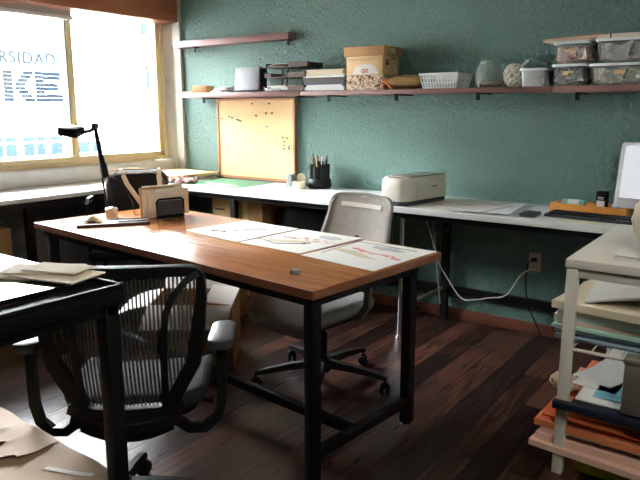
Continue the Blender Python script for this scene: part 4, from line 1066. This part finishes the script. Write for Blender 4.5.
_l = bpy.data.objects['label'] if 'label' in bpy.data.objects and bpy.data.objects['label'].parent is None else [o for o in bpy.data.objects if o.name.startswith('label') and o.parent is None][0]
_p = [o for o in bpy.data.objects if o.get('label', '').startswith('lower right clear')][0]
_l.parent = _p; _l.location = (-_p.location.x, -_p.location.y, -_p.location.z)
fb = thing('flat_bag', 'flat clear bag of pink card lying on the upper left plastic box', 'bag', (-1.0, 3.74, s2+.2285), rad(0))
MB().sheet(lambda u, v: (-.15+.30*u, (v-.5)*.17, .017+.012*u), 6, 4, .014).build('pink_card', M['pinkp'], fb)
MB().sheet(lambda u, v: (-.165+.325*u, (v-.5)*.2, .021+.014*u-.016*max(0, .12-u)/.12), 10, 4, .0015).build('bag_film', M['bag'], fb)
MB().box((-.0, -.02, .0055), (.26, .14, .004)).build('inner_card', M['beige'], fb)
fb2 = thing('flat_box', 'flat beige box tied with dark band on the upper right plastic box', 'box', (-.745, 3.735, s2+.231))
MB().box((0, 0, .0125), (.25, .16, .024), bev=.002).build('body', M['beige'], fb2)
MB().box((-.06, 0, .0125), (.006, .163, .0255)).build('band', M['blackp'], fb2)
MB().box((.126, 0, .0125), (.003, .15, .02)).build('end_cap', M['darkwood'], fb2)

# ================================================================ white rack at the right
RX, RY, RZ = -.602, 2.334, .84
RW, RD = .70, .88
rk = thing('storage_rack', 'white metal rack with shelves of papers at the right edge', 'rack', (RX, RY, 0))
MB().box((RW/2, RD/2, RZ-.016), (RW, RD, .032), bev=.003).build('top', M['rackw'], rk)
MB().box((RW/2, .03, RZ-.052), (RW-.06, .03, .032), bev=.002).box((RW/2, RD-.03, RZ-.052), (RW-.06, .03, .032), bev=.002).box((.03, RD/2, RZ-.052), (.03, RD-.06, .032)).box((RW-.03, RD/2, RZ-.052), (.03, RD-.06, .032)).build('frame', M['rackw'], rk)
for x in (.024, RW-.024):
    for y in (.024, RD-.024): MB().box((x, y, (RZ-.032)/2), (.038, .038, RZ-.034), bev=.003).build('post', M['rackw'], rk)
SHZ = [.50, .165, .08]
for zz in SHZ:
    wsh = MB()
    for y in (.024, RD-.024): wsh.tube([(.03, y, zz), (RW-.03, y, zz)], .007, 8)
    for x in (.03, RW-.03): wsh.tube([(x, .024, zz-.008), (x, RD-.03, zz-.008)], .006, 8)
    for k in range(1, 12): wsh.tube([(.06+k*(RW-.12)/12, .026, zz+.004), (.06+k*(RW-.12)/12, RD-.03, zz+.004)], .003, 6)
    wsh.build('wire_shelf', M['rackw'], rk)
# dark edged pull-out tray
pt = thing('sliding_tray', 'flat dark edged tray of white paper sliding out of the white rack', 'tray', (RX+.022, RY-.045, .285))
MB().box((.34, .40, .014), (.60, .64, .028), bev=.004).build('base', M['machdark'], pt)
MB().box((.34, .015, .014), (.72, .03, .03), bev=.004).box((.34, .055, .014), (.60, .06, .028)).build('front_lip', M['navy'], pt)
MB().box((.34, .385, .0305), (.59, .65, .004)).build('lining', M['paper'], pt)
for q in (('blue_card', -.36, 2.50, .25, .20, 0, 'blue2', 'pale blue card lying on the tray behind the steel box'),):
    one(MB().box((0, 0, .0015), (q[3], q[4], .003)), q[0], M[q[6]], q[7], 'card', (q[1], q[2], .3185), rad(q[5]))
for i in range(2):
    one(MB().box((0, 0, .0015), (.16, .3, .003)), 'white_card', M['paper'], ['long white card at the left edge of the dark edged tray', 'long white card lying askew at the left rear of the tray'][i], 'card', (-.48+.01*i, 2.62+.05*i, .3185+.0035*i), rad(-8-12*i))
sbx = thing('steel_bracket', 'brushed steel upright box on the dark edged tray at the right edge', 'box', (-.30, 2.345, .3185), rad(2))
MB().box((0, 0, .10), (.15, .07, .2), bev=.008).build('body', M['steel'], sbx)
MB().box((0, 0, .195), (.158, .078, .02), bev=.005).build('rim', M['steel'], sbx)
sbx.name = 'steel_box'
def pile(items, zs, gname):
    z = zs
    for (x0, y0, w, dp, a, m, th, sag, lab) in items:
        one(MB().sheet(lambda u, v: (u*w, v*dp+.035, th+sag*math.sin(PI*u*.9)*(1-.5*v)), 10, 6, th), 'folder', M[m], lab, 'folder', (RX+x0, RY+y0, z), rad(a)); z += th+abs(sag)*.0+.0012
    return z
z = pile([(-.045, .06, .62, .55, 1, 'blue', .012, 0, 'pale blue folder, lowest on the upper wire shelf of the white rack'),
          (-.040, .05, .62, .55, -2, 'blue', .010, 0, 'pale blue folder second from the bottom of the upper wire shelf'),
          (-.043, .06, .62, .55, 2, 'machdark', .005, 0, 'dark slate sheet among the pale blue folders on the upper wire shelf'),
          (-.042, .05, .62, .55, 0, 'blue', .011, 0, 'pale blue folder just above the dark slate sheet on the rack'),
          (-.044, .06, .62, .55, 3, 'blue', .008, .0, 'pale blue folder right under the mint folder on the rack'),
          (-.05, .03, .62, .55, -1, 'mint', .010, .0, 'mint green folder in the middle of the pile on the white rack'),
          (-.035, .05, .62, .55, 1, 'pinkp', .008, 0, 'dusty pink folder above the mint folder on the white rack'),
          (-.045, .05, .62, .55, 3, 'paper', .026, 0, 'thick white paper bundle in the upper pile on the white rack'),
          (-.038, .05, .62, .55, -3, 'paper', .016, 0, 'white paper bundle below the yellowish folder on the white rack'),
          (-.030, .05, .62, .55, 1, 'ruler', .008, .0, 'yellowish folder third from the top of the upper pile on the rack'),
          (-.058, .03, .60, .55, -6, 'cream', .028, .0, 'cream paper bundle sticking out to the left of the white rack'),
          (.06, .05, .52, .55, 6, 'paper', .008, .045, 'white curled paper on top of the upper pile in the rack')], SHZ[0]+.0075, '')
z = pile([(-.075, -.02, .66, .6, -2, 'orange', .024, 0, 'orange brown folder, lowest under the dark edged tray of the rack'),
          (-.035, .03, .62, .55, 2, 'pinkp', .010, 0, 'dusty pink folder between the orange ones under the tray'),
          (-.052, .0, .62, .55, -1, 'orangep', .006, 0, 'bright orange folder sticking out under the dark edged tray'),
          (.0, .04, .6, .55, 1, 'orange', .034, 0, 'thick orange brown folder topmost under the dark edged tray')], SHZ[1]+.0075, '')
z = pile([(-.09, -.03, .66, .55, -5, 'pinkp', .024, 0, 'pale pink folder, lower one jutting out between the two low shelves'),
          (-.07, -.01, .66, .55, -3, 'pinkp', .026, 0, 'pale pink folder, upper one jutting out between the two low shelves')], SHZ[2]+.0075, '')
one(MB().box((0, 0, .03), (.5, .5, .06), bev=.003), 'paper_pack', M['yellow'], 'yellow paper pack on the floor under the white rack', 'paper', (RX+.32, RY+.32, 0.0005), rad(1))
one(MB().sheet(lambda u, v: ((u-.5)*.10, (v-.5)*.14, .035+.012*math.sin(u*9+v*5)), 8, 6, .012), 'kraft_scrap', M['kraft'], 'crumpled brown paper sticking out left of the rack post below the tray', 'paper', (RX-.02, RY+.20, .262), rad(20))
# on top of the rack
z = RZ+.0006
for k, (x, y, w, dp, a, m, lab) in enumerate(((.33, .35, .42, .50, 5, 'paper', 'white sheet lying lowest on top of the white rack'), (.36, .32, .40, .46, -6, 'paper', 'white sheet second in the pile on top of the white rack'), (.38, .36, .40, .46, 9, 'beige', 'off-white sheet lying uppermost on top of the white rack'))):
    one(MB().sheet(lambda u, v: ((u-.5)*w, (v-.5)*dp, .003+.003*u), 5, 5, .0025), 'loose_sheet', M[m], lab, 'paper', (RX+x, RY+y, z), rad(a)); z += .0075
dc = thing('paper_roll', 'beige fluted paper discs standing on edge on top of the white rack', 'paper discs', (-.33, 2.58, z+.002), rad(-40))
for k in range(5):
    n = 40; rr = .105-.002*k
    t = MB()
    def disc(r_, x, fl):
        return [(x+fl*math.cos(14*2*PI*i/n)*0, r_*(1+.03*math.cos(14*2*PI*i/n))*math.cos(2*PI*i/n), .108+r_*(1+.03*math.cos(14*2*PI*i/n))*math.sin(2*PI*i/n)) for i in range(n)]
    bm = t.bm
    rings = [[bm.verts.new(p) for p in disc(rr, -.045+.014*k, .0)], [bm.verts.new(p) for p in disc(rr*.72, -.03+.014*k, 0)]]
    back = [[bm.verts.new((p.co.x+.004, p.co.y, p.co.z)) for p in r] for r in rings]
    for a, b2 in ((rings[0], rings[1]), (back[1], back[0]), (back[0], rings[0])):
        for i in range(n): bm.faces.new((a[i], a[(i+1) % n], b2[(i+1) % n], b2[i]))
    bm.faces.new(rings[1]); bm.faces.new(back[1][::-1])
    t.build('paper_disc', M['beige' if k < 4 else 'pinkp'], dc)

# ================================================================ light and camera
cl = thing('added_fill_light', 'added unseen fill light over the near part of the room', 'added fill light', (.75, .55, ZC-.001))  # unseen fill light, added to brighten the white rack
MB().box((0, 0, -.03), (.34, 1.24, .058), bev=.006).build('housing', M['rackw'], cl)
m_ = mat('fill_light_diffuser', (240, 240, 236), .6); m_.node_tree.nodes['Principled BSDF'].inputs['Emission Color'].default_value = (1, .95, .86, 1); m_.node_tree.nodes['Principled BSDF'].inputs['Emission Strength'].default_value = 3.2
MB().box((0, 0, -.063), (.30, 1.2, .008)).build('diffuser', m_, cl)
w = bpy.data.worlds.new('World'); S.world = w; w.use_nodes = True
nt = w.node_tree; bgd = nt.nodes['Background']
bgd.inputs['Color'].default_value = (.93, .97, 1, 1); bgd.inputs['Strength'].default_value = 9.0
la_ = bpy.data.lights.new('window_portal', 'AREA'); la_.shape = 'RECTANGLE'; la_.size = WZ1-WZ0; la_.size_y = WY1-WY0
la_.cycles.is_portal = True
lo = bpy.data.objects.new('window_portal', la_); COL.objects.link(lo); lo.location = (XL-.12, (WY0+WY1)/2, (WZ0+WZ1)/2); lo.rotation_euler = (0, -PI/2, 0)
su = bpy.data.lights.new('sun', 'SUN'); su.energy = 2; su.angle = rad(1)
so_ = bpy.data.objects.new('sun', su); COL.objects.link(so_); so_.rotation_euler = (0, rad(40), rad(-20))
cam = bpy.data.cameras.new('Camera'); cam.sensor_width = 36; cam.lens = 36*645/640; cam.clip_start = .02
co = bpy.data.objects.new('Camera', cam); COL.objects.link(co)
co.location = (0, 0, 1.36); co.rotation_euler = (rad(90-11.4), 0, rad(35.8)); S.camera = co
S.view_settings.view_transform = 'Standard'; S.view_settings.look = 'None'; S.view_settings.exposure = 3.75; S.view_settings.gamma = 1
S.cycles.sample_clamp_indirect = 12
S.cycles.caustics_reflective = False; S.cycles.caustics_refractive = False
